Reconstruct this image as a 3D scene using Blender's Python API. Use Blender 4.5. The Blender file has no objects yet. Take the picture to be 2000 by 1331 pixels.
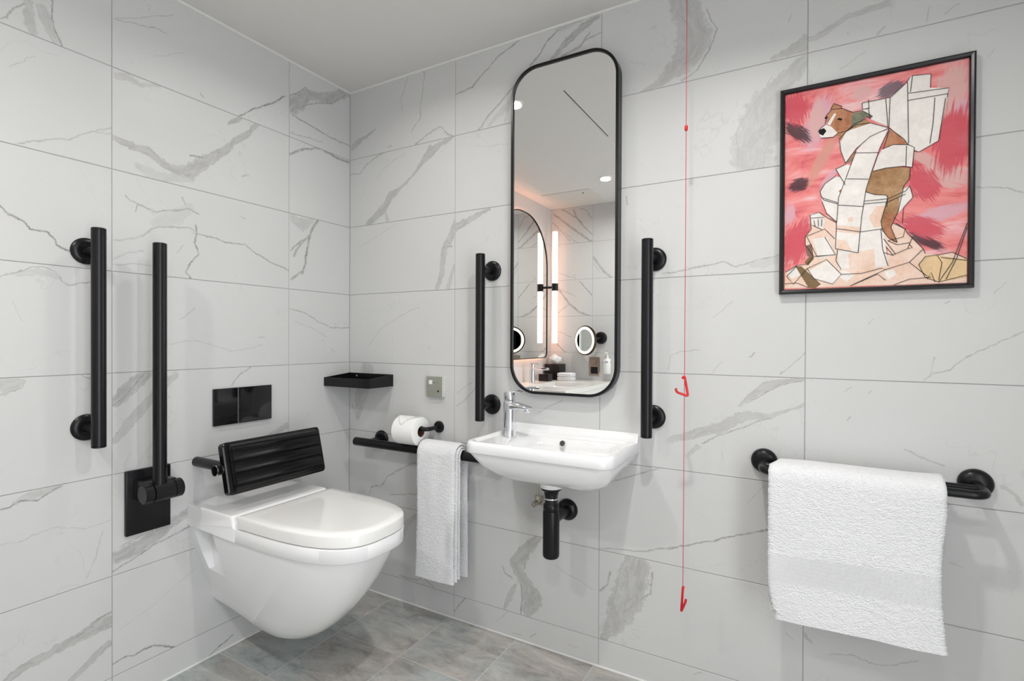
import bpy, bmesh, math, random
from mathutils import Vector, Matrix
S = bpy.context.scene
COL = S.collection
R = math.radians

# ------------------------------------------------------------------ camera
FPX, SHY = 1010.34, 4.76                      # focal length and vertical shift in pixels of a 2000 x 1331 frame
YAW, PIT, ROL = R(29.663), R(0.3655), R(0.25)
CAM = Vector((1.787, -1.661, 1.1034))
fw = Vector((-math.sin(YAW), math.cos(YAW), 0)); rt = Vector((math.cos(YAW), math.sin(YAW), 0)); up = Vector((0, 0, 1))
f2 = fw*math.cos(PIT) - up*math.sin(PIT); u2 = up*math.cos(PIT) + fw*math.sin(PIT)
r3 = rt*math.cos(ROL) + u2*math.sin(ROL); u3 = u2*math.cos(ROL) - rt*math.sin(ROL)
cd = bpy.data.cameras.new('camera'); cam = bpy.data.objects.new('camera', cd); COL.objects.link(cam)
cd.sensor_width = 36; cd.lens = FPX/2000*36; cd.shift_y = SHY/2000; cd.clip_start = 0.02
M = Matrix((r3, u3, -f2)).transposed().to_4x4(); M.translation = CAM
cam.matrix_world = M
S.camera = cam

# ------------------------------------------------------------------ world, lights, exposure
w = bpy.data.worlds.new('world'); S.world = w; w.use_nodes = True
w.node_tree.nodes['Background'].inputs[0].default_value = (0.9, 0.95, 1.0, 1)
w.node_tree.nodes['Background'].inputs[1].default_value = 0.3
S.view_settings.view_transform = 'Standard'; S.view_settings.look = 'None'
S.view_settings.exposure = 0.11; S.view_settings.gamma = 1.0; S.view_settings.use_curve_mapping = False
S.cycles.use_denoising = True
S.cycles.use_light_tree = False; S.cycles.max_bounces = 6; S.cycles.diffuse_bounces = 3; S.cycles.glossy_bounces = 4; S.cycles.transmission_bounces = 2
S.cycles.use_adaptive_sampling = True; S.cycles.adaptive_threshold = 0.04
S.cycles.sample_clamp_indirect = 6.0

def area_light(name, loc, rot, sx, sy, power, col=(1, 1, 1), shape='RECTANGLE', spread=180):
    d = bpy.data.lights.new(name, 'AREA'); d.shape = shape; d.size = sx; d.size_y = sy
    d.energy = power; d.color = col; d.spread = R(spread)
    o = bpy.data.objects.new(name, d); COL.objects.link(o); o.location = loc; o.rotation_euler = rot
    return o
CEIL = 2.206
FRONT, RIGHT, VX, VY = -2.385, 2.75, -0.105, -1.40      # front wall, right wall, vanity recess
DY0, DY1, DZ = 1.25, 2.20, 2.05                          # doorway added in the right wall for fill light (distances from the back wall)
area_light('added_fill_light', (RIGHT+0.06, -(DY0+DY1)/2, 1.02), (0, R(90), 0), 2.0, DY1-DY0-0.04, 27, (0.95, 0.98, 1.0))  # soft fill light added in the unseen doorway to brighten the walls
DOWN = [(0.595, -0.505), (0.595, -1.766), (1.55, -0.82), (1.78, -1.90)]
POWER = (2.5, 7.6, 8.3, 5.6)
SPREAD = (155, 165, 150, 165)

# ------------------------------------------------------------------ helpers
WLOC = {}
def link(o, parent=None, loc=Vector((0, 0, 0))):
    COL.objects.link(o)
    if parent is not None:
        o.parent = parent; WLOC[o.name] = WLOC[parent.name]
    else:
        o.location = loc; WLOC[o.name] = Vector(loc)
    return o
def empty(name, loc, label, cat, group=None):
    o = bpy.data.objects.new(name, None); o.empty_display_size = 0.05
    link(o, None, Vector(loc)); o['label'] = label; o['category'] = cat
    if group: o['group'] = group
    return o
def tag(o, label, cat, group=None):
    o['label'] = label; o['category'] = cat
    if group: o['group'] = group
    return o
def finish(me, smooth, ang=35):
    if not smooth: return
    bm = bmesh.new(); bm.from_mesh(me)
    for fc in bm.faces: fc.smooth = True
    for e in bm.edges:
        e.smooth = len(e.link_faces) != 2 or e.calc_face_angle(0) < R(ang)
    bm.to_mesh(me); bm.free()
def obj(name, geo, mat, parent=None, smooth=False, ang=35, fixn=True):
    v, f = geo
    v = [Vector(p) for p in v]
    if parent is not None: org = WLOC[parent.name]
    else:
        xs = [p.x for p in v]; ys = [p.y for p in v]; zs = [p.z for p in v]
        org = Vector(((min(xs)+max(xs))/2, (min(ys)+max(ys))/2, min(zs)))
    me = bpy.data.meshes.new(name)
    me.from_pydata([tuple(p-org) for p in v], [], f)
    if fixn:
        bm = bmesh.new(); bm.from_mesh(me); bmesh.ops.recalc_face_normals(bm, faces=bm.faces[:]); bm.to_mesh(me); bm.free()
    finish(me, smooth, ang)
    me.materials.append(mat)
    return link(bpy.data.objects.new(name, me), parent, org)
def join(*gs):
    V, F = [], []
    for v, f in gs:
        n = len(V); V += list(v); F += [tuple(i+n for i in q) for q in f]
    return V, F
def bm_geo(bm):
    bm.verts.index_update()
    g = ([tuple(v.co) for v in bm.verts], [tuple(v.index for v in f.verts) for f in bm.faces]); bm.free(); return g
def box(x0, x1, y0, y1, z0, z1, bev=0.0, seg=1):
    bm = bmesh.new(); bmesh.ops.create_cube(bm, size=1)
    for v in bm.verts: v.co = Vector((x0+(v.co.x+.5)*(x1-x0), y0+(v.co.y+.5)*(y1-y0), z0+(v.co.z+.5)*(z1-z0)))
    if bev: bmesh.ops.bevel(bm, geom=bm.edges[:]+bm.verts[:], offset=bev, segments=seg, profile=0.5, affect='EDGES')
    return bm_geo(bm)
def xf(geo, m): return [tuple(m @ Vector(p)) for p in geo[0]], geo[1]
def frame_of(d):
    d = d.normalized(); a = Vector((0, 0, 1)) if abs(d.z) < .9 else Vector((1, 0, 0))
    x = d.cross(a).normalized(); return x, d.cross(x).normalized()
def tube(pts, r, n=20, closed=False, cap=True):
    pts = [Vector(p) for p in pts]; V, F = [], []; m = len(pts); x = y = None
    rr_ = r if isinstance(r, (list, tuple)) else [r]*m
    for i, p in enumerate(pts):
        if closed: d = (pts[(i+1) % m]-pts[i-1])
        else: d = pts[min(i+1, m-1)]-pts[max(i-1, 0)]
        d.normalize()
        if x is None: x, y = frame_of(d)
        else:
            x = (x-d*x.dot(d)).normalized(); y = d.cross(x)
        for k in range(n):
            a = 2*math.pi*k/n; V.append(tuple(p+(x*math.cos(a)+y*math.sin(a))*rr_[i]))
    for i in range(m if closed else m-1):
        j = (i+1) % m
        for k in range(n): F.append((i*n+k, i*n+(k+1) % n, j*n+(k+1) % n, j*n+k))
    if cap and not closed: F += [tuple(range(n))[::-1], tuple(range((m-1)*n, m*n))]
    return V, F
def lathe(prof, org, axis, n=32, cap=True):
    """prof: (radius, height along axis)"""
    org = Vector(org); ax = Vector(axis).normalized(); x, y = frame_of(ax); V, F = [], []
    for r, h in prof:
        for k in range(n):
            a = 2*math.pi*k/n; V.append(tuple(org+ax*h+(x*math.cos(a)+y*math.sin(a))*r))
    for i in range(len(prof)-1):
        for k in range(n): F.append((i*n+k, i*n+(k+1) % n, (i+1)*n+(k+1) % n, (i+1)*n+k))
    if cap: F += [tuple(range(n))[::-1], tuple(range((len(prof)-1)*n, len(prof)*n))]
    return V, F
def bend(pts, rad, seg=6):
    """polyline with rounded corners"""
    pts = [Vector(p) for p in pts]; out = [pts[0]]
    for i in range(1, len(pts)-1):
        p = pts[i]; a = (pts[i-1]-p); b = (pts[i+1]-p); r = min(rad, a.length*.49, b.length*.49)
        A = p+a.normalized()*r; B = p+b.normalized()*r
        for k in range(seg+1):
            t = k/seg; out.append(A*(1-t)**2+p*2*t*(1-t)+B*t*t)
    return out+[pts[-1]]
def rr(x0, x1, y0, y1, r, k=6):
    """rounded rectangle, CCW from the lower right corner; r = one radius or four (x1y0, x1y1, x0y1, x0y0)"""
    rs = [r]*4 if not isinstance(r, (list, tuple)) else r; out = []
    for (cx, cy, a0), q in zip(((x1, y0, -90), (x1, y1, 0), (x0, y1, 90), (x0, y0, 180)), rs):
        sx = -1 if cx == x1 else 1; sy = -1 if cy == y1 else 1
        for i in range(k+1):
            a = R(a0+90*i/k); out.append((cx+sx*q+q*math.cos(a), cy+sy*q+q*math.sin(a)))
    return out
def loft(rings, cap0=True, cap1=True):
    n = len(rings[0]); V = [tuple(p) for r in rings for p in r]; F = []
    for i in range(len(rings)-1):
        for k in range(n): F.append((i*n+k, i*n+(k+1) % n, (i+1)*n+(k+1) % n, (i+1)*n+k))
    if cap0: F.append(tuple(range(n))[::-1])
    if cap1: F.append(tuple(range((len(rings)-1)*n, len(rings)*n)))
    return V, F
def flat(pts, z0, z1):
    """prism from an outline in the XY plane"""
    return loft([[(x, y, z0) for x, y in pts], [(x, y, z1) for x, y in pts]])

# ------------------------------------------------------------------ materials
MAT = {}
def nt(m): return m.node_tree.nodes, m.node_tree.links
def mat(name, col, rough=0.5, metal=0.0, spec=0.5, coat=0.0, bump=None, emis=None, var=0.0, sheen=0.0):
    if name in MAT: return MAT[name]
    m = bpy.data.materials.new(name); m.use_nodes = True; N, L = nt(m); b = N['Principled BSDF']
    b.inputs['Base Color'].default_value = (*col, 1); b.inputs['Roughness'].default_value = rough
    b.inputs['Metallic'].default_value = metal; b.inputs['Specular IOR Level'].default_value = spec
    b.inputs['Coat Weight'].default_value = coat; b.inputs['Coat Roughness'].default_value = 0.03
    if sheen: b.inputs['Sheen Weight'].default_value = sheen
    tc = N.new('ShaderNodeTexCoord')
    if var:
        n = N.new('ShaderNodeTexNoise'); n.inputs['Scale'].default_value = 14; n.inputs['Detail'].default_value = 5
        L.new(tc.outputs['Object'], n.inputs['Vector'])
        x = N.new('ShaderNodeMix'); x.data_type = 'RGBA'
        x.inputs[6].default_value = (*[c*(1-var) for c in col], 1); x.inputs[7].default_value = (*[min(1, c*(1+var)) for c in col], 1)
        L.new(n.outputs[0], x.inputs[0]); L.new(x.outputs[2], b.inputs['Base Color'])
    if bump:
        n = N.new('ShaderNodeTexNoise'); n.inputs['Scale'].default_value = bump[0]; n.inputs['Detail'].default_value = 4
        L.new(tc.outputs['Object'], n.inputs['Vector'])
        q = N.new('ShaderNodeBump'); q.inputs['Strength'].default_value = bump[1]; q.inputs['Distance'].default_value = bump[2]
        L.new(n.outputs[0], q.inputs['Height']); L.new(q.outputs[0], b.inputs['Normal'])
    if emis:
        b.inputs['Emission Color'].default_value = (*emis[0], 1); b.inputs['Emission Strength'].default_value = emis[1]
    MAT[name] = m; return m
BLACK = mat('black_powder_coat', (0.0055, 0.0055, 0.0068), 0.30, spec=0.32, bump=(900, 0.05, 0.0004))
BLACKG = mat('black_gloss', (0.006, 0.006, 0.007), 0.05, spec=0.5, bump=(3, 0.01, 0.001))
PAD = mat('black_moulded_pad', (0.003, 0.003, 0.0035), 0.17, spec=0.34, var=0.1)
CERAMIC = mat('white_glazed_ceramic', (0.86, 0.865, 0.87), 0.12, spec=0.5, coat=0.6, bump=(6, 0.01, 0.001))
SEAT = mat('white_gloss_seat', (0.84, 0.835, 0.82), 0.12, spec=0.5, coat=0.4, bump=(5, 0.01, 0.001))
CHROME = mat('chrome', (0.80, 0.82, 0.86), 0.05, metal=1.0, bump=(4, 0.01, 0.001))
NICKEL = mat('worn_nickel', (0.62, 0.58, 0.50), 0.28, metal=1.0, bump=(300, 0.2, 0.001))
GROUT = mat('grey_grout', (0.36, 0.36, 0.36), 0.9, bump=(400, 0.3, 0.001), var=0.06)
FGROUT = mat('pale_floor_grout', (0.55, 0.54, 0.52), 0.9, bump=(400, 0.3, 0.001), var=0.06)
SEAL = mat('white_sealant', (0.72, 0.72, 0.70), 0.5, bump=(60, 0.1, 0.001))
CEILM = mat('matt_white_ceiling', (0.70, 0.685, 0.665), 0.9, var=0.01)
MIRROR = mat('mirror_silver', (0.90, 0.91, 0.90), 0.004, metal=1.0, bump=(1, 0.0, 0.001))
PLASTIC = mat('white_plastic', (0.80, 0.80, 0.78), 0.35, bump=(80, 0.03, 0.001))
PAPER = mat('white_tissue_paper', (0.86, 0.86, 0.85), 0.85, bump=(350, 0.25, 0.001), var=0.02)
CARD = mat('brown_cardboard', (0.13, 0.06, 0.03), 0.85, bump=(200, 0.2, 0.001), var=0.15)
STEEL = mat('brushed_steel_plate', (0.50, 0.51, 0.45), 0.38, metal=0.75, bump=(300, 0.1, 0.001))
REDP = mat('red_plastic', (0.62, 0.012, 0.016), 0.3, bump=(90, 0.03, 0.001))
REDC = mat('red_cord', (0.60, 0.03, 0.05), 0.7, bump=(900, 0.6, 0.001))

def marble(name, veins, coord='Position', seed=0.0, base=(0.60, 0.603, 0.60), warp=0.011):
    """veins: (strength, kind, [(point3d, halfwidth)...]) in the chosen coordinate space; each vein is a ramp of
       offset / width / strength along its own axis, ragged by noise"""
    m = bpy.data.materials.new(name); m.use_nodes = True; N, L = nt(m); b = N['Principled BSDF']
    b.inputs['Roughness'].default_value = 0.42; b.inputs['Specular IOR Level'].default_value = 0.35
    def node(t, **k):
        n = N.new(t)
        for a, v in k.items(): setattr(n, a, v)
        return n
    def math_(op, a, b_=None, c=None, clamp=False):
        n = node('ShaderNodeMath', operation=op, use_clamp=clamp)
        for i, v in enumerate((a, b_, c)):
            if v is None: continue
            if hasattr(v, 'is_linked'): L.new(v, n.inputs[i])
            else: n.inputs[i].default_value = v
        return n.outputs[0]
    def vmath(op, a, b_=None, s=None):
        n = node('ShaderNodeVectorMath', operation=op)
        for i, v in enumerate((a, b_)):
            if v is None: continue
            if hasattr(v, 'is_linked'): L.new(v, n.inputs[i])
            else: n.inputs[i].default_value = v
        if s is not None: n.inputs['Scale'].default_value = s
        return n
    def noise(vec, sc, det, rough=0.55, dist=0.0):
        n = node('ShaderNodeTexNoise'); n.inputs['Scale'].default_value = sc; n.inputs['Detail'].default_value = det
        n.inputs['Roughness'].default_value = rough; n.inputs['Distortion'].default_value = dist; L.new(vec, n.inputs['Vector']); return n
    def mrange(v, a, b_, smooth=True):
        n = node('ShaderNodeMapRange', interpolation_type='SMOOTHSTEP' if smooth else 'LINEAR'); L.new(v, n.inputs[0])
        for i, q in ((1, a), (2, b_)):
            if hasattr(q, 'is_linked'): L.new(q, n.inputs[i])
            else: n.inputs[i].default_value = q
        return n.outputs[0]
    if coord == 'Position': P0 = node('ShaderNodeNewGeometry').outputs['Position']
    else: P0 = node('ShaderNodeTexCoord').outputs['Object']
    Q = vmath('ADD', P0, (seed*3.1, seed*1.7, seed*2.3)).outputs[0]
    n1 = noise(Q, 16, 4); n2 = noise(Q, 80, 4, 0.7)
    w1 = vmath('SCALE', vmath('SUBTRACT', n1.outputs['Color'], (.5, .5, .5)).outputs[0], s=warp*1.8).outputs[0]
    w2 = vmath('SCALE', vmath('SUBTRACT', n2.outputs['Color'], (.5, .5, .5)).outputs[0], s=warp*0.95).outputs[0]
    P = vmath('ADD', vmath('ADD', P0, w1).outputs[0], w2).outputs[0]
    streak = mrange(noise(P, 55, 3, 0.65).outputs[0], 0.3, 0.7)
    cloud = noise(Q, 4.0, 4).outputs[0]
    # faint hairlines everywhere
    hv = noise(Q, 3.2, 4, 0.62, 0.4).outputs[0]
    hair = math_('MULTIPLY', mrange(math_('ABSOLUTE', math_('SUBTRACT', hv, 0.5)), 0.006, 0.0), math_('MULTIPLY', mrange(cloud, 0.48, 0.62), 0.10))
    spots = math_('MULTIPLY', mrange(noise(Q, 60, 2).outputs[0], 0.74, 0.82), 0.16)
    acc = math_('MAXIMUM', hair, spots)
    for s, kind, pts in veins:
        ps = [Vector(p) for p, _ in pts]; ws = [q for _, q in pts]
        p0 = ps[0]; d = ps[-1]-p0; Ln = d.length
        if Ln < 1e-4: continue
        d.normalize()
        far = max(ps, key=lambda p: ((p-p0)-d*((p-p0).dot(d))).length)
        nv = (far-p0)-d*((far-p0).dot(d))
        if nv.length < 1e-5:
            nrm = Vector((0, 1, 0)) if abs(d.y) < 1e-6 and coord == 'Position' else Vector((1, 0, 0))
            nv = d.cross(nrm)
        nv.normalize()
        K = 2.4*max([abs((p-p0).dot(nv)) for p in ps]+[0.002]); pad = 0.06
        t = math_('ADD', vmath('DOT_PRODUCT', P, d/(Ln*(1+2*pad))).outputs['Value'], -p0.dot(d)/(Ln*(1+2*pad))+pad/(1+2*pad))
        n = math_('ADD', vmath('DOT_PRODUCT', P, nv).outputs['Value'], -p0.dot(nv))
        rp = node('ShaderNodeValToRGB'); L.new(t, rp.inputs[0]); cr = rp.color_ramp; cr.interpolation = 'LINEAR'
        st = []
        for p, hw in zip(ps, ws):
            tt = ((p-p0).dot(d)/Ln+pad)/(1+2*pad); st.append((tt, (p-p0).dot(nv)/K+.5, hw/0.08, s))
        st.sort()
        st = [(0.0, st[0][1], st[0][2]*.3, 0.0)]+st+[(1.0, st[-1][1], st[-1][2]*.3, 0.0)]
        while len(cr.elements) < len(st): cr.elements.new(0.5)
        for e, (tt, c, ww, ss) in zip(cr.elements, st): e.position = tt
        for e, (tt, c, ww, ss) in zip(cr.elements, st): e.color = (c, ww, ss, 1)
        sp = node('ShaderNodeSeparateColor'); L.new(rp.outputs[0], sp.inputs[0])
        dist = math_('ABSOLUTE', math_('SUBTRACT', n, math_('MULTIPLY_ADD', sp.outputs[0], K, -.5*K)))
        wid = math_('MULTIPLY', sp.outputs[1], 0.08)
        if kind == 'l':
            k = math_('MULTIPLY', mrange(dist, math_('MULTIPLY_ADD', wid, 1.25, 0.0006), math_('MULTIPLY', wid, .15)), math_('MULTIPLY_ADD', streak, .55, .5))
            mk = math_('MULTIPLY', k, sp.outputs[2])
        else:
            cmb = node('ShaderNodeCombineXYZ'); L.new(math_('MULTIPLY', t, Ln*24), cmb.inputs[0]); L.new(math_('MULTIPLY', math_('SUBTRACT', n, math_('MULTIPLY_ADD', sp.outputs[0], K, -.5*K)), 62), cmb.inputs[1]); cmb.inputs[2].default_value = len(N)*.37
            ns = noise(cmb.outputs[0], 1.0, 6, .68, 1.2).outputs[0]; strk = mrange(ns, .30, .72)
            dist = math_('MULTIPLY_ADD', math_('MULTIPLY', math_('SUBTRACT', noise(P0, 42, 4, .6).outputs[0], .5), wid), 1.5, dist)
            fill = math_('MULTIPLY', mrange(dist, math_('MULTIPLY', wid, 1.15), math_('MULTIPLY', wid, .75)), math_('MULTIPLY_ADD', strk, .50, .36))
            ed = math_('MULTIPLY', mrange(math_('ABSOLUTE', math_('SUBTRACT', dist, wid)), 0.0022, 0.0002), math_('MULTIPLY_ADD', streak, .75, .25))
            mk = math_('MULTIPLY', math_('MAXIMUM', fill, ed), sp.outputs[2])
        acc = math_('MAXIMUM', acc, mk)
    bc = node('ShaderNodeMix', data_type='RGBA'); L.new(cloud, bc.inputs[0])
    bc.inputs[6].default_value = (*[c*.965 for c in base], 1); bc.inputs[7].default_value = (*[c*1.03 for c in base], 1)
    x = node('ShaderNodeMix', data_type='RGBA'); L.new(acc, x.inputs[0]); L.new(bc.outputs[2], x.inputs[6]); x.inputs[7].default_value = (0.115, 0.105, 0.092, 1)
    L.new(x.outputs[2], b.inputs['Base Color'])
    return m

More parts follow.
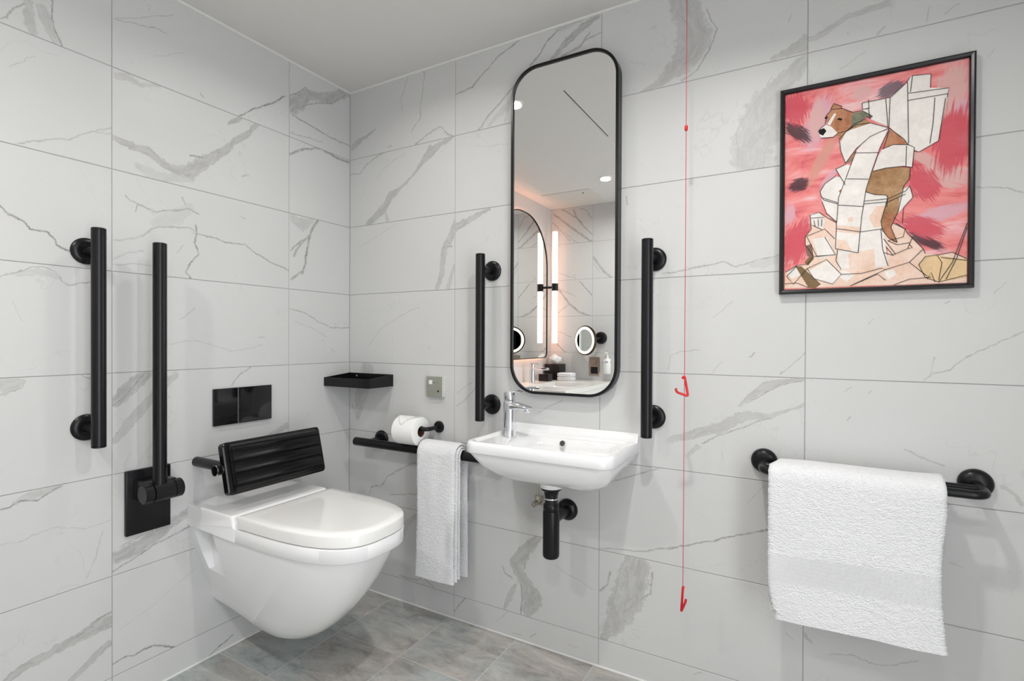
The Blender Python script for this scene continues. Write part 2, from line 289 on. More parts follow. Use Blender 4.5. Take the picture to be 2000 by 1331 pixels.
# traced marbling, (wall, strength, kind, [(along the wall, height, half width)...]), and the print in the frame
VEINS=[('l',0.5,'l',[(1.16,1.912,0.0026),(1.147,1.923,0.0026),(1.135,1.957,0.0026),(1.116,1.977,0.0027)]),
('l',0.35,'b',[(1.106,1.992,0.0094),(1.106,1.952,0.0108),(1.1,1.928,0.0108),(1.092,1.911,0.0082)]),
('l',0.7,'l',[(1.054,2.022,0.0022),(1.057,1.972,0.0022),(1.049,1.941,0.0022),(1.034,1.907,0.0023)]),
('l',0.32,'b',[(1.081,1.993,0.011),(1.071,1.964,0.0138),(1.061,1.942,0.0125),(1.045,1.913,0.0098)]),
('l',0.25,'l',[(1.14,1.799,0.0016),(1.119,1.818,0.0016),(1.109,1.84,0.0016),(1.094,1.851,0.0016)]),
('l',0.38,'l',[(1.126,1.609,0.0021),(1.083,1.63,0.0022),(1.018,1.659,0.0023),(0.98,1.685,0.0023),(0.919,1.722,0.0024)]),
('l',0.25,'l',[(0.965,1.695,0.0019),(0.919,1.705,0.002)]),
('l',0.75,'l',[(1.161,1.442,0.0027),(1.145,1.423,0.0028),(1.118,1.407,0.0028),(1.103,1.391,0.0028),(1.063,1.389,0.0029),(1.047,1.372,0.0029),(1.044,1.358,0.0029),(1.019,1.344,0.003),(0.99,1.34,0.003)]),
('l',0.5,'l',[(1.161,1.257,0.0022),(1.127,1.27,0.0023),(1.098,1.291,0.0023),(1.073,1.294,0.0023),(1.053,1.285,0.0024),(1.035,1.259,0.0024),(1.021,1.25,0.0024),(0.997,1.257,0.0025),(0.953,1.265,0.0025)]),
('l',0.2,'b',[(1.126,1.266,0.0053),(1.085,1.28,0.0096),(1.045,1.269,0.0056)]),
('l',0.15,'l',[(1.139,1.197,0.0017),(1.117,1.151,0.0017)]),
('l',0.3,'b',[(1.162,0.976,0.0209),(1.142,0.981,0.0185),(1.114,0.99,0.0054)]),
('l',0.5,'l',[(1.114,0.988,0.0018),(1.117,0.973,0.0017),(1.137,0.964,0.0017),(1.162,0.956,0.0017)]),
('l',0.5,'l',[(0.99,0.998,0.0023),(0.96,0.984,0.0024)]),
('l',0.7,'l',[(1.162,0.665,0.0026),(1.142,0.666,0.0026),(1.128,0.674,0.0027),(1.091,0.668,0.0027),(1.061,0.682,0.0028),(1.038,0.69,0.0028)]),
('l',0.3,'b',[(1.135,0.674,0.0053),(1.099,0.684,0.0095),(1.039,0.692,0.0042)]),
('l',0.25,'l',[(1.162,0.573,0.0017),(1.128,0.571,0.0017),(1.092,0.578,0.0018),(1.043,0.581,0.0018),(0.984,0.557,0.0019),(0.925,0.566,0.002)]),
('l',0.25,'l',[(0.981,0.415,0.0019),(0.96,0.466,0.0019),(0.941,0.535,0.0019)]),
('l',0.5,'b',[(1.155,0.214,0.0079),(1.118,0.231,0.0108),(1.074,0.241,0.0111),(1.014,0.25,0.0129),(0.964,0.26,0.0163),(0.918,0.265,0.0182)]),
('l',0.6,'l',[(1.003,0.257,0.0035),(0.954,0.282,0.0036),(0.918,0.29,0.0036)]),
('l',0.45,'b',[(1.02,0.136,0.0072),(0.985,0.163,0.0073),(0.954,0.182,0.0089),(0.918,0.198,0.0091)]),
('l',0.3,'l',[(0.912,2.049,0.0018),(0.853,2.08,0.0019),(0.809,2.112,0.0019),(0.75,2.146,0.002)]),
('l',0.35,'l',[(0.904,2.048,0.002),(0.833,2.071,0.0021),(0.79,2.081,0.0021),(0.766,2.079,0.0021)]),
('l',0.75,'l',[(0.517,1.911,0.0032),(0.492,1.934,0.0032),(0.449,1.967,0.0033),(0.389,2.008,0.0033),(0.336,2.054,0.0034)]),
('l',0.2,'l',[(0.805,1.988,0.0021),(0.712,2.042,0.0022)]),
('l',0.4,'l',[(0.661,1.936,0.0031),(0.651,1.923,0.0031)]),
('l',0.5,'b',[(0.91,1.695,0.0061),(0.872,1.689,0.0124),(0.819,1.685,0.016),(0.772,1.661,0.0164),(0.735,1.651,0.015),(0.694,1.657,0.0239),(0.654,1.696,0.0209),(0.61,1.736,0.016),(0.58,1.762,0.0144),(0.54,1.807,0.011),(0.491,1.853,0.0094),(0.457,1.898,0.0076)]),
('l',0.25,'b',[(0.853,1.634,0.0078),(0.819,1.619,0.0144),(0.782,1.616,0.013),(0.683,1.636,0.0103)]),
('l',0.3,'b',[(0.907,1.879,0.0076),(0.872,1.894,0.0093),(0.843,1.882,0.0063),(0.793,1.9,0.0032)]),
('l',0.65,'l',[(0.694,1.713,0.0037),(0.671,1.715,0.0038),(0.647,1.719,0.0038)]),
('l',0.5,'b',[(0.563,1.866,0.0036),(0.54,1.884,0.0073),(0.509,1.906,0.0056)]),
('l',0.35,'l',[(0.511,1.692,0.0037),(0.483,1.704,0.0038)]),
('l',0.5,'l',[(0.882,1.532,0.0022),(0.867,1.521,0.0022),(0.848,1.515,0.0022)]),
('l',0.5,'l',[(0.848,1.515,0.0019),(0.852,1.504,0.0019),(0.856,1.491,0.0019)]),
('l',0.5,'l',[(0.848,1.515,0.0031),(0.797,1.501,0.0032),(0.755,1.513,0.0033),(0.699,1.534,0.0034),(0.668,1.525,0.0035)]),
('l',0.5,'l',[(0.719,1.566,0.0027),(0.706,1.544,0.0027)]),
('l',0.45,'l',[(0.838,1.418,0.0024),(0.809,1.447,0.0024),(0.75,1.463,0.0025),(0.694,1.473,0.0026),(0.676,1.463,0.0026)]),
('l',0.6,'l',[(0.671,1.454,0.0028),(0.652,1.454,0.0028),(0.61,1.452,0.0028),(0.577,1.442,0.0029),(0.497,1.446,0.003),(0.456,1.422,0.0031),(0.379,1.391,0.0032),(0.316,1.375,0.0032)]),
('l',0.65,'l',[(0.676,1.484,0.0033),(0.671,1.454,0.0033),(0.679,1.425,0.0033),(0.664,1.391,0.0033),(0.694,1.351,0.0032),(0.706,1.326,0.0032),(0.691,1.303,0.0032)]),
('l',0.16,'b',[(0.805,1.459,0.0129),(0.744,1.495,0.0233),(0.683,1.542,0.0137)]),
('l',0.3,'l',[(0.91,1.393,0.003),(0.853,1.409,0.0031),(0.813,1.438,0.0032)]),
('l',0.25,'l',[(0.91,1.34,0.003),(0.872,1.362,0.0031),(0.833,1.372,0.0032)]),
('l',0.3,'l',[(0.91,1.321,0.0021),(0.855,1.332,0.0022),(0.805,1.33,0.0023)]),
('l',0.3,'l',[(0.736,1.38,0.0022),(0.712,1.409,0.0022)]),
('l',0.3,'l',[(0.517,1.543,0.0033),(0.497,1.537,0.0034)]),
('l',0.35,'l',[(0.722,1.166,0.0022),(0.676,1.204,0.0022)]),
('l',0.2,'l',[(0.756,1.083,0.0022),(0.679,1.098,0.0022),(0.545,1.056,0.0024),(0.433,1.078,0.0025)]),
('l',0.3,'l',[(0.448,1.11,0.0025),(0.418,1.111,0.0025)]),
('l',0.5,'b',[(0.913,0.906,0.0167),(0.882,0.939,0.0201),(0.843,0.975,0.019),(0.816,0.996,0.008)]),
('l',0.38,'b',[(0.913,0.797,0.0076),(0.873,0.84,0.0124),(0.819,0.904,0.0144),(0.739,0.985,0.01)]),
('l',0.65,'l',[(0.913,0.903,0.0024),(0.882,0.929,0.0025),(0.86,0.953,0.0025),(0.836,0.989,0.0025)]),
('l',0.5,'l',[(0.549,0.936,0.0027),(0.532,0.962,0.0028),(0.512,0.978,0.0028),(0.476,0.995,0.0028)]),
('l',0.42,'b',[(0.413,0.73,0.0039),(0.356,0.747,0.01),(0.312,0.761,0.0102)]),
('l',0.5,'b',[(0.913,0.446,0.0183),(0.853,0.456,0.022),(0.793,0.479,0.0179),(0.75,0.501,0.0133),(0.694,0.525,0.0137)]),
('l',0.65,'l',[(0.913,0.409,0.0026),(0.853,0.427,0.0027),(0.809,0.45,0.0027),(0.75,0.46,0.0028),(0.697,0.473,0.0029)]),
('l',0.4,'l',[(0.894,0.476,0.002),(0.819,0.495,0.0021),(0.744,0.524,0.0022)]),
('l',0.15,'l',[(0.892,0.225,0.002),(0.782,0.27,0.0021),(0.682,0.323,0.0022)]),
('l',0.75,'l',[(0.913,0.133,0.0031),(0.882,0.139,0.0031),(0.859,0.129,0.0031),(0.834,0.136,0.0032),(0.803,0.131,0.0032),(0.782,0.117,0.0033),(0.739,0.092,0.0033),(0.72,0.087,0.0034)]),
('l',0.65,'l',[(0.629,0.001,0.0027),(0.591,0.022,0.0027),(0.544,0.037,0.0028)]),
('l',0.5,'b',[(0.31,2.022,0.0325),(0.26,2.07,0.029),(0.225,2.109,0.0189),(0.171,2.119,0.0172),(0.096,2.145,0.0221),(0.009,2.217,0.0206)]),
('l',0.6,'l',[(0.31,2.068,0.0026),(0.26,2.107,0.0027),(0.235,2.132,0.0027),(0.208,2.121,0.0028)]),
('l',0.6,'l',[(0.305,2.005,0.0026),(0.243,2.058,0.0027),(0.171,2.097,0.0028),(0.096,2.125,0.0029),(0.006,2.204,0.003)]),
('l',0.6,'l',[(0.293,1.995,0.0035),(0.2,1.984,0.0036),(0.106,1.971,0.0038),(0.006,1.969,0.0039)]),
('l',0.35,'l',[(0.31,1.918,0.0026),(0.242,1.929,0.0027),(0.152,1.938,0.0028)]),
('l',0.65,'l',[(0.31,1.837,0.0053),(0.242,1.879,0.0054),(0.158,1.909,0.0056)]),
('l',0.72,'l',[(0.144,1.904,0.0065),(0.075,1.895,0.0067),(0.006,1.894,0.0069)]),
('l',0.7,'l',[(0.175,1.6,0.0065),(0.211,1.549,0.0064),(0.224,1.494,0.0063),(0.239,1.412,0.0063),(0.251,1.373,0.0063)]),
('l',0.28,'b',[(0.304,1.587,0.0163),(0.254,1.566,0.0229),(0.199,1.594,0.0085)]),
('l',0.5,'l',[(0.29,1.436,0.0062),(0.254,1.493,0.0062),(0.214,1.536,0.0064)]),
('l',0.5,'l',[(0.304,1.338,0.0041),(0.251,1.379,0.0042)]),
('l',0.6,'l',[(0.304,1.454,0.0041),(0.254,1.503,0.0042)]),
('l',0.5,'l',[(0.304,1.224,0.0027),(0.241,1.208,0.0027),(0.169,1.175,0.0028),(0.104,1.153,0.0029),(0.003,1.153,0.003)]),
('l',0.2,'l',[(0.289,1.169,0.0027),(0.203,1.15,0.0028),(0.123,1.108,0.0029)]),
('l',0.25,'l',[(0.109,1.06,0.0029),(0.081,1.042,0.0029)]),
('b',0.42,'l',[(0.421,2.197,0.0027),(0.421,2.139,0.0027),(0.403,2.055,0.0027),(0.403,2.011,0.0027),(0.357,1.97,0.0028)]),
('b',0.35,'l',[(0.337,2.197,0.0028),(0.298,2.108,0.0028),(0.307,2.072,0.0028)]),
('b',0.62,'l',[(0.382,1.908,0.0034),(0.441,1.941,0.0033),(0.506,1.957,0.0033),(0.541,1.919,0.0033),(0.569,1.904,0.0032)]),
('b',0.5,'b',[(0.01,1.958,0.0138),(0.057,1.981,0.0114),(0.101,1.991,0.0067),(0.15,2.015,0.0022)]),
('b',0.4,'l',[(0.221,1.924,0.0044),(0.247,1.928,0.0044)]),
('b',0.5,'l',[(0.01,1.841,0.003),(0.064,1.837,0.0029),(0.101,1.87,0.0029),(0.156,1.892,0.0029),(0.207,1.907,0.0029)]),
('b',0.5,'b',[(0.108,1.608,0.0112),(0.199,1.662,0.0198),(0.248,1.717,0.0174),(0.3,1.741,0.0065),(0.358,1.777,0.0042),(0.404,1.82,0.0084),(0.452,1.856,0.0187),(0.506,1.885,0.0103),(0.567,1.905,0.004)]),
('b',0.4,'b',[(0.211,1.659,0.0044),(0.225,1.604,0.0066)]),
('b',0.45,'b',[(0.417,1.839,0.0063),(0.459,1.888,0.0104)]),
('b',0.2,'l',[(0.159,1.798,0.0029),(0.233,1.852,0.0028),(0.319,1.881,0.0028)]),
('b',0.42,'b',[(0.491,1.308,0.0082),(0.516,1.364,0.0123),(0.526,1.464,0.0184),(0.561,1.509,0.0162),(0.576,1.57,0.0061)]),
('b',0.6,'l',[(0.516,1.471,0.0031),(0.566,1.472,0.003)]),
('b',0.35,'b',[(0.544,1.306,0.0081),(0.569,1.367,0.0061),(0.574,1.399,0.004)]),
('b',0.15,'l',[(0.059,1.509,0.003),(0.269,1.591,0.0028)]),
('b',0.2,'l',[(0.116,1.073,0.0029),(0.18,1.143,0.0029),(0.302,1.202,0.0028),(0.398,1.236,0.0027)]),
('b',0.38,'b',[(0.111,0.994,0.0338),(0.095,0.906,0.0361),(0.061,0.825,0.0319),(0.055,0.749,0.0068)]),
('b',0.45,'l',[(0.017,0.81,0.003),(0.046,0.744,0.003)]),
('b',0.45,'l',[(0.046,0.744,0.003),(0.074,0.807,0.003)]),
('b',0.5,'l',[(0.125,0.422,0.0034),(0.134,0.454,0.0034),(0.191,0.467,0.0033),(0.232,0.513,0.0033),(0.324,0.568,0.0032),(0.387,0.593,0.0032)]),
('b',0.45,'l',[(0.244,0.438,0.0028),(0.324,0.45,0.0028),(0.385,0.463,0.0028)]),
('b',0.3,'b',[(0.305,0.241,0.0065),(0.344,0.333,0.0128),(0.396,0.378,0.0085)]),
('b',0.5,'l',[(0.306,0.105,0.0028),(0.392,0.104,0.0028),(0.422,0.127,0.0027),(0.477,0.101,0.0027)]),
('b',0.58,'l',[(0.581,2.069,0.0038),(0.661,2.076,0.0038),(0.717,2.123,0.0037),(0.773,2.162,0.0036),(0.872,2.201,0.0036)]),
('b',0.5,'l',[(0.69,1.907,0.0049),(0.734,1.95,0.0048),(0.79,1.992,0.0048),(0.842,2.035,0.0047)]),
('b',0.28,'b',[(0.736,1.913,0.0039),(0.797,1.956,0.0115),(0.843,1.997,0.0075)]),
('b',0.65,'l',[(0.91,2.094,0.0035),(0.953,2.134,0.0035),(0.982,2.165,0.0035),(1.023,2.189,0.0034)]),
('b',0.55,'b',[(0.996,2.09,0.0072),(1.057,2.143,0.0107),(1.117,2.175,0.0123),(1.172,2.197,0.0103)]),
('b',0.5,'l',[(1.037,2.095,0.0047),(1.104,2.111,0.0046),(1.14,2.148,0.0045)]),
('b',0.5,'l',[(1.064,2.1,0.0036),(1.13,2.128,0.0035),(1.178,2.135,0.0034)]),
('b',0.35,'b',[(1.017,2.19,0.0054),(1.06,2.199,0.0107),(1.121,2.202,0.0052)]),
('b',0.3,'l',[(0.836,1.998,0.0025),(0.804,1.911,0.0025)]),
('b',0.5,'b',[(0.581,1.542,0.0141),(0.646,1.565,0.0119),(0.74,1.599,0.0039)]),
('b',0.2,'l',[(0.678,1.848,0.0018),(0.822,1.826,0.0017)]),
('b',0.3,'l',[(0.589,0.844,0.0026),(0.633,0.869,0.0026),(0.683,0.919,0.0026)]),
('b',0.22,'l',[(0.593,0.889,0.0026),(0.671,0.942,0.0026)]),
('b',0.3,'l',[(0.772,0.572,0.0025),(0.803,0.59,0.0025)]),
('b',0.5,'l',[(1.208,0.629,0.0026),(1.276,0.654,0.0025),(1.375,0.69,0.0024)]),
('b',0.35,'l',[(0.952,0.842,0.0024),(0.998,0.871,0.0024),(1.044,0.889,0.0023)]),
('b',0.5,'b',[(0.958,0.397,0.0147),(0.909,0.347,0.0261),(0.862,0.28,0.0302),(0.884,0.238,0.03),(0.926,0.196,0.0427),(0.931,0.15,0.0371),(0.91,0.104,0.0186)]),
('b',0.42,'b',[(0.862,0.201,0.0057),(0.832,0.144,0.0114),(0.817,0.098,0.0038)]),
('b',0.65,'l',[(0.88,0.09,0.0038),(0.891,0.148,0.0037),(0.884,0.21,0.0038)]),
('b',0.6,'l',[(0.805,0.256,0.0031),(0.814,0.235,0.0031),(0.847,0.22,0.003)]),
('b',0.5,'l',[(0.93,0.364,0.0024),(0.909,0.319,0.0024),(0.898,0.27,0.0024)]),
('b',0.25,'l',[(1.025,0.303,0.0023),(1.08,0.283,0.0023),(1.154,0.258,0.0023)]),
('b',0.55,'l',[(0.585,0.027,0.0026),(0.619,0.072,0.0026),(0.636,0.091,0.0026)]),
('b',0.5,'l',[(0.923,0.023,0.0033),(0.946,0.041,0.0033)]),
('b',0.35,'l',[(0.846,0.016,0.0025),(0.885,0.022,0.0024)]),
('b',0.2,'l',[(0.779,0.04,0.0025),(0.828,0.088,0.0025)]),
('b',0.3,'l',[(1.072,0.043,0.0023),(1.11,0.04,0.0023)]),
('b',0.42,'b',[(1.443,2.177,0.0477),(1.455,2.126,0.0539),(1.486,2.057,0.0597),(1.464,1.99,0.0443),(1.418,1.941,0.0289),(1.37,1.917,0.0163),(1.32,1.906,0.005)]),
('b',0.55,'l',[(1.516,2.104,0.0028),(1.548,2.039,0.0028),(1.524,1.989,0.0028),(1.49,1.931,0.0028),(1.444,1.914,0.0029)]),
('b',0.4,'l',[(1.455,2.158,0.0021),(1.471,2.09,0.0021),(1.459,2.03,0.0021),(1.433,1.974,0.0021)]),
('b',0.42,'b',[(1.695,1.914,0.0029),(1.743,1.922,0.013),(1.785,1.933,0.0285)]),
('b',0.25,'l',[(1.733,2.008,0.0019),(1.742,2.026,0.0019)]),
('b',0.2,'l',[(1.279,2.014,0.0022),(1.329,1.988,0.0021)]),
('b',0.36,'b',[(1.777,1.895,0.01),(1.743,1.85,0.026),(1.692,1.804,0.0441),(1.666,1.736,0.0594),(1.646,1.665,0.0598),(1.635,1.604,0.054)]),
('b',0.4,'l',[(1.692,1.855,0.0019),(1.645,1.784,0.0019),(1.604,1.725,0.002),(1.609,1.642,0.002)]),
('b',0.25,'l',[(1.685,1.79,0.0019),(1.673,1.705,0.0019),(1.686,1.628,0.0019)]),
('b',0.45,'l',[(1.269,1.577,0.003),(1.271,1.548,0.003)]),
('b',0.5,'l',[(1.398,1.314,0.0026),(1.479,1.33,0.0025),(1.571,1.34,0.0025),(1.601,1.323,0.0024),(1.645,1.334,0.0024),(1.715,1.348,0.0023)]),
('b',0.2,'b',[(1.641,1.322,0.0045),(1.675,1.326,0.0104),(1.715,1.338,0.0117)]),
('b',0.45,'l',[(1.642,1.054,0.0021),(1.657,1.069,0.0021)]),
('b',0.38,'l',[(1.722,1.007,0.0019),(1.758,1.043,0.0019),(1.785,1.074,0.0019)]),
('b',0.3,'l',[(1.411,1.012,0.0021),(1.416,1.052,0.0021),(1.444,1.069,0.0021),(1.507,1.076,0.002)]),
('b',0.2,'l',[(1.544,1.174,0.002),(1.596,1.219,0.002)]),
('b',0.2,'l',[(1.537,1.003,0.002),(1.566,1.038,0.002)]),
('b',0.42,'b',[(1.619,0.913,0.0023),(1.657,0.954,0.009),(1.699,0.978,0.0118),(1.786,0.997,0.0043)]),
('b',0.55,'l',[(1.639,0.921,0.002),(1.686,0.954,0.0019),(1.726,0.977,0.0019),(1.786,0.994,0.0019)]),
('b',0.38,'b',[(1.42,0.79,0.0097),(1.509,0.824,0.0125),(1.56,0.839,0.0154),(1.61,0.875,0.0137),(1.648,0.883,0.0135),(1.699,0.884,0.0059),(1.786,0.929,0.0021)]),
('b',0.5,'l',[(1.514,0.79,0.002),(1.56,0.818,0.002),(1.629,0.85,0.002),(1.699,0.882,0.0019)]),
('b',0.3,'b',[(1.464,0.743,0.0048),(1.5,0.779,0.0079)]),
('b',0.3,'l',[(1.233,0.941,0.0022),(1.215,0.975,0.0022)]),
('b',0.68,'l',[(1.419,0.447,0.0027),(1.501,0.48,0.0027),(1.587,0.514,0.0026),(1.694,0.557,0.0025)]),
('b',0.5,'l',[(1.186,0.401,0.0022),(1.278,0.415,0.0022),(1.355,0.427,0.0021),(1.427,0.454,0.0021)]),
('b',0.2,'l',[(1.639,0.623,0.002),(1.68,0.682,0.0019)]),
('b',0.2,'l',[(1.568,0.774,0.002),(1.571,0.751,0.002)]),
('b',0.48,'b',[(1.315,0.393,0.0433),(1.302,0.323,0.0501),(1.285,0.267,0.0504),(1.255,0.205,0.0441),(1.236,0.153,0.0307),(1.197,0.096,0.0086)]),
('b',0.5,'l',[(1.221,0.328,0.0041),(1.214,0.288,0.0041),(1.187,0.259,0.0041)]),
('b',0.45,'l',[(1.322,0.384,0.0027),(1.311,0.311,0.0027),(1.316,0.254,0.0027)]),
('b',0.45,'l',[(1.262,0.359,0.0027),(1.246,0.279,0.0027),(1.228,0.189,0.0027)]),
('b',0.5,'l',[(1.362,0.356,0.003),(1.359,0.29,0.003),(1.323,0.261,0.003)]),
('b',0.35,'b',[(1.79,1.941,0.0071),(1.829,1.954,0.007),(1.87,1.977,0.0055),(1.91,1.983,0.0068),(1.969,1.988,0.008)]),
('b',0.35,'l',[(1.938,1.909,0.0018),(1.958,1.928,0.0017)]),
('b',0.3,'l',[(2.047,1.914,0.0017),(2.05,1.954,0.0017)]),
('b',0.3,'l',[(2.082,1.921,0.0017),(2.109,1.94,0.0016)]),
('b',0.4,'l',[(1.871,1.934,0.0025),(1.876,1.938,0.0025)]),
('b',0.25,'l',[(1.863,1.841,0.0018),(1.895,1.864,0.0018),(1.919,1.874,0.0018)]),
('b',0.2,'l',[(2.164,1.795,0.0016),(2.179,1.811,0.0016)]),
('b',0.42,'l',[(2.149,1.48,0.0025),(2.179,1.475,0.0025),(2.199,1.473,0.0024),(2.228,1.456,0.0024)]),
('b',0.42,'l',[(2.053,1.01,0.0017),(2.063,1.02,0.0017),(2.102,1.034,0.0017),(2.119,1.057,0.0016),(2.152,1.079,0.0016),(2.179,1.093,0.0016),(2.23,1.125,0.0016)]),
('b',0.3,'l',[(2.06,1.012,0.0017),(2.067,1.065,0.0017)]),
('b',0.45,'l',[(2.086,1.199,0.0019),(2.096,1.205,0.0019)]),
('b',0.25,'l',[(2.178,1.218,0.0016),(2.201,1.243,0.0016)]),
('b',0.3,'l',[(1.928,1.151,0.0018),(1.942,1.164,0.0018)]),
('b',0.3,'l',[(1.875,0.97,0.0018),(1.889,0.982,0.0018)]),
('b',0.4,'l',[(1.93,0.966,0.002),(1.936,0.973,0.002)]),
('b',0.35,'l',[(1.884,0.889,0.0021),(1.89,0.899,0.0021)]),
('b',0.35,'l',[(2.007,0.822,0.0026),(2.051,0.808,0.0026),(2.09,0.791,0.0026)]),
('b',0.36,'b',[(2.194,0.756,0.0025),(2.224,0.74,0.0037),(2.235,0.716,0.0048)]),
('b',0.25,'l',[(2.102,0.552,0.0017),(2.127,0.547,0.0016)]),
('b',0.5,'b',[(1.789,0.284,0.0014),(1.793,0.274,0.0043),(1.806,0.262,0.0014)]),
('b',0.36,'l',[(1.853,0.245,0.0018),(1.902,0.256,0.0018),(1.934,0.251,0.0018),(1.981,0.256,0.0017),(2.037,0.285,0.0017)]),
('b',0.25,'l',[(1.741,0.275,0.0019),(1.758,0.258,0.0019)]),
('b',0.3,'l',[(1.491,0.069,0.0021),(1.517,0.084,0.002)]),('f',0.6,'b',[(-0.074,2.161,0.0083),(0.006,2.099,0.0083),(0.092,2.031,0.0083),(0.177,1.964,0.0083),(0.262,1.904,0.0083)]),('f',0.7,'l',[(-0.002,2.199,0.0046),(0.063,2.159,0.0046),(0.134,2.105,0.0046),(0.19,2.034,0.0046),(0.259,1.969,0.0046)]),('f',0.65,'b',[(0.098,2.187,0.0067),(0.12,2.126,0.0067),(0.176,2.055,0.0067)]),('f',0.6,'l',[(0.161,2.183,0.0042),(0.217,2.166,0.0042),(0.258,2.091,0.0042)]),('f',0.6,'l',[(-0.088,2.096,0.0037),(-0.008,2.015,0.0037),(0.067,1.928,0.0037)]),('f',0.55,'l',[(0.021,2.005,0.0033),(0.093,1.933,0.0033),(0.149,1.902,0.0033)]),('f',0.5,'l',[(-0.028,1.665,0.0033),(0.052,1.634,0.0033),(0.123,1.617,0.0033)]),('f',0.5,'l',[(0.106,1.618,0.0029),(0.111,1.644,0.0029),(0.125,1.649,0.0029)]),('f',0.5,'b',[(0.276,1.781,0.0091),(0.314,1.721,0.0091),(0.368,1.654,0.0091),(0.445,1.589,0.0091)]),('f',0.4,'l',[(0.277,1.724,0.0033),(0.328,1.656,0.0033)]),('f',0.65,'b',[(-0.042,1.546,0.0075),(0.01,1.478,0.0075),(0.067,1.403,0.0075),(0.152,1.335,0.0075),(0.265,1.294,0.0075)]),('f',0.65,'l',[(0.151,1.587,0.0046),(0.207,1.535,0.0046),(0.264,1.468,0.0046)]),('f',0.6,'l',[(-0.04,1.326,0.0037),(0.025,1.378,0.0037),(0.081,1.409,0.0037)]),('f',0.5,'l',[(-0.034,1.532,0.0033),(0.052,1.502,0.0033),(0.124,1.46,0.0033)]),('f',0.5,'l',[(-0.04,1.173,0.0033),(0.026,1.153,0.0033),(0.083,1.127,0.0033)]),('f',0.6,'b',[(-0.054,1.08,0.0058),(0.005,1.021,0.0058),(0.058,0.982,0.0058)]),('f',0.45,'l',[(-0.053,0.987,0.0033),(0.027,0.922,0.0033)])]
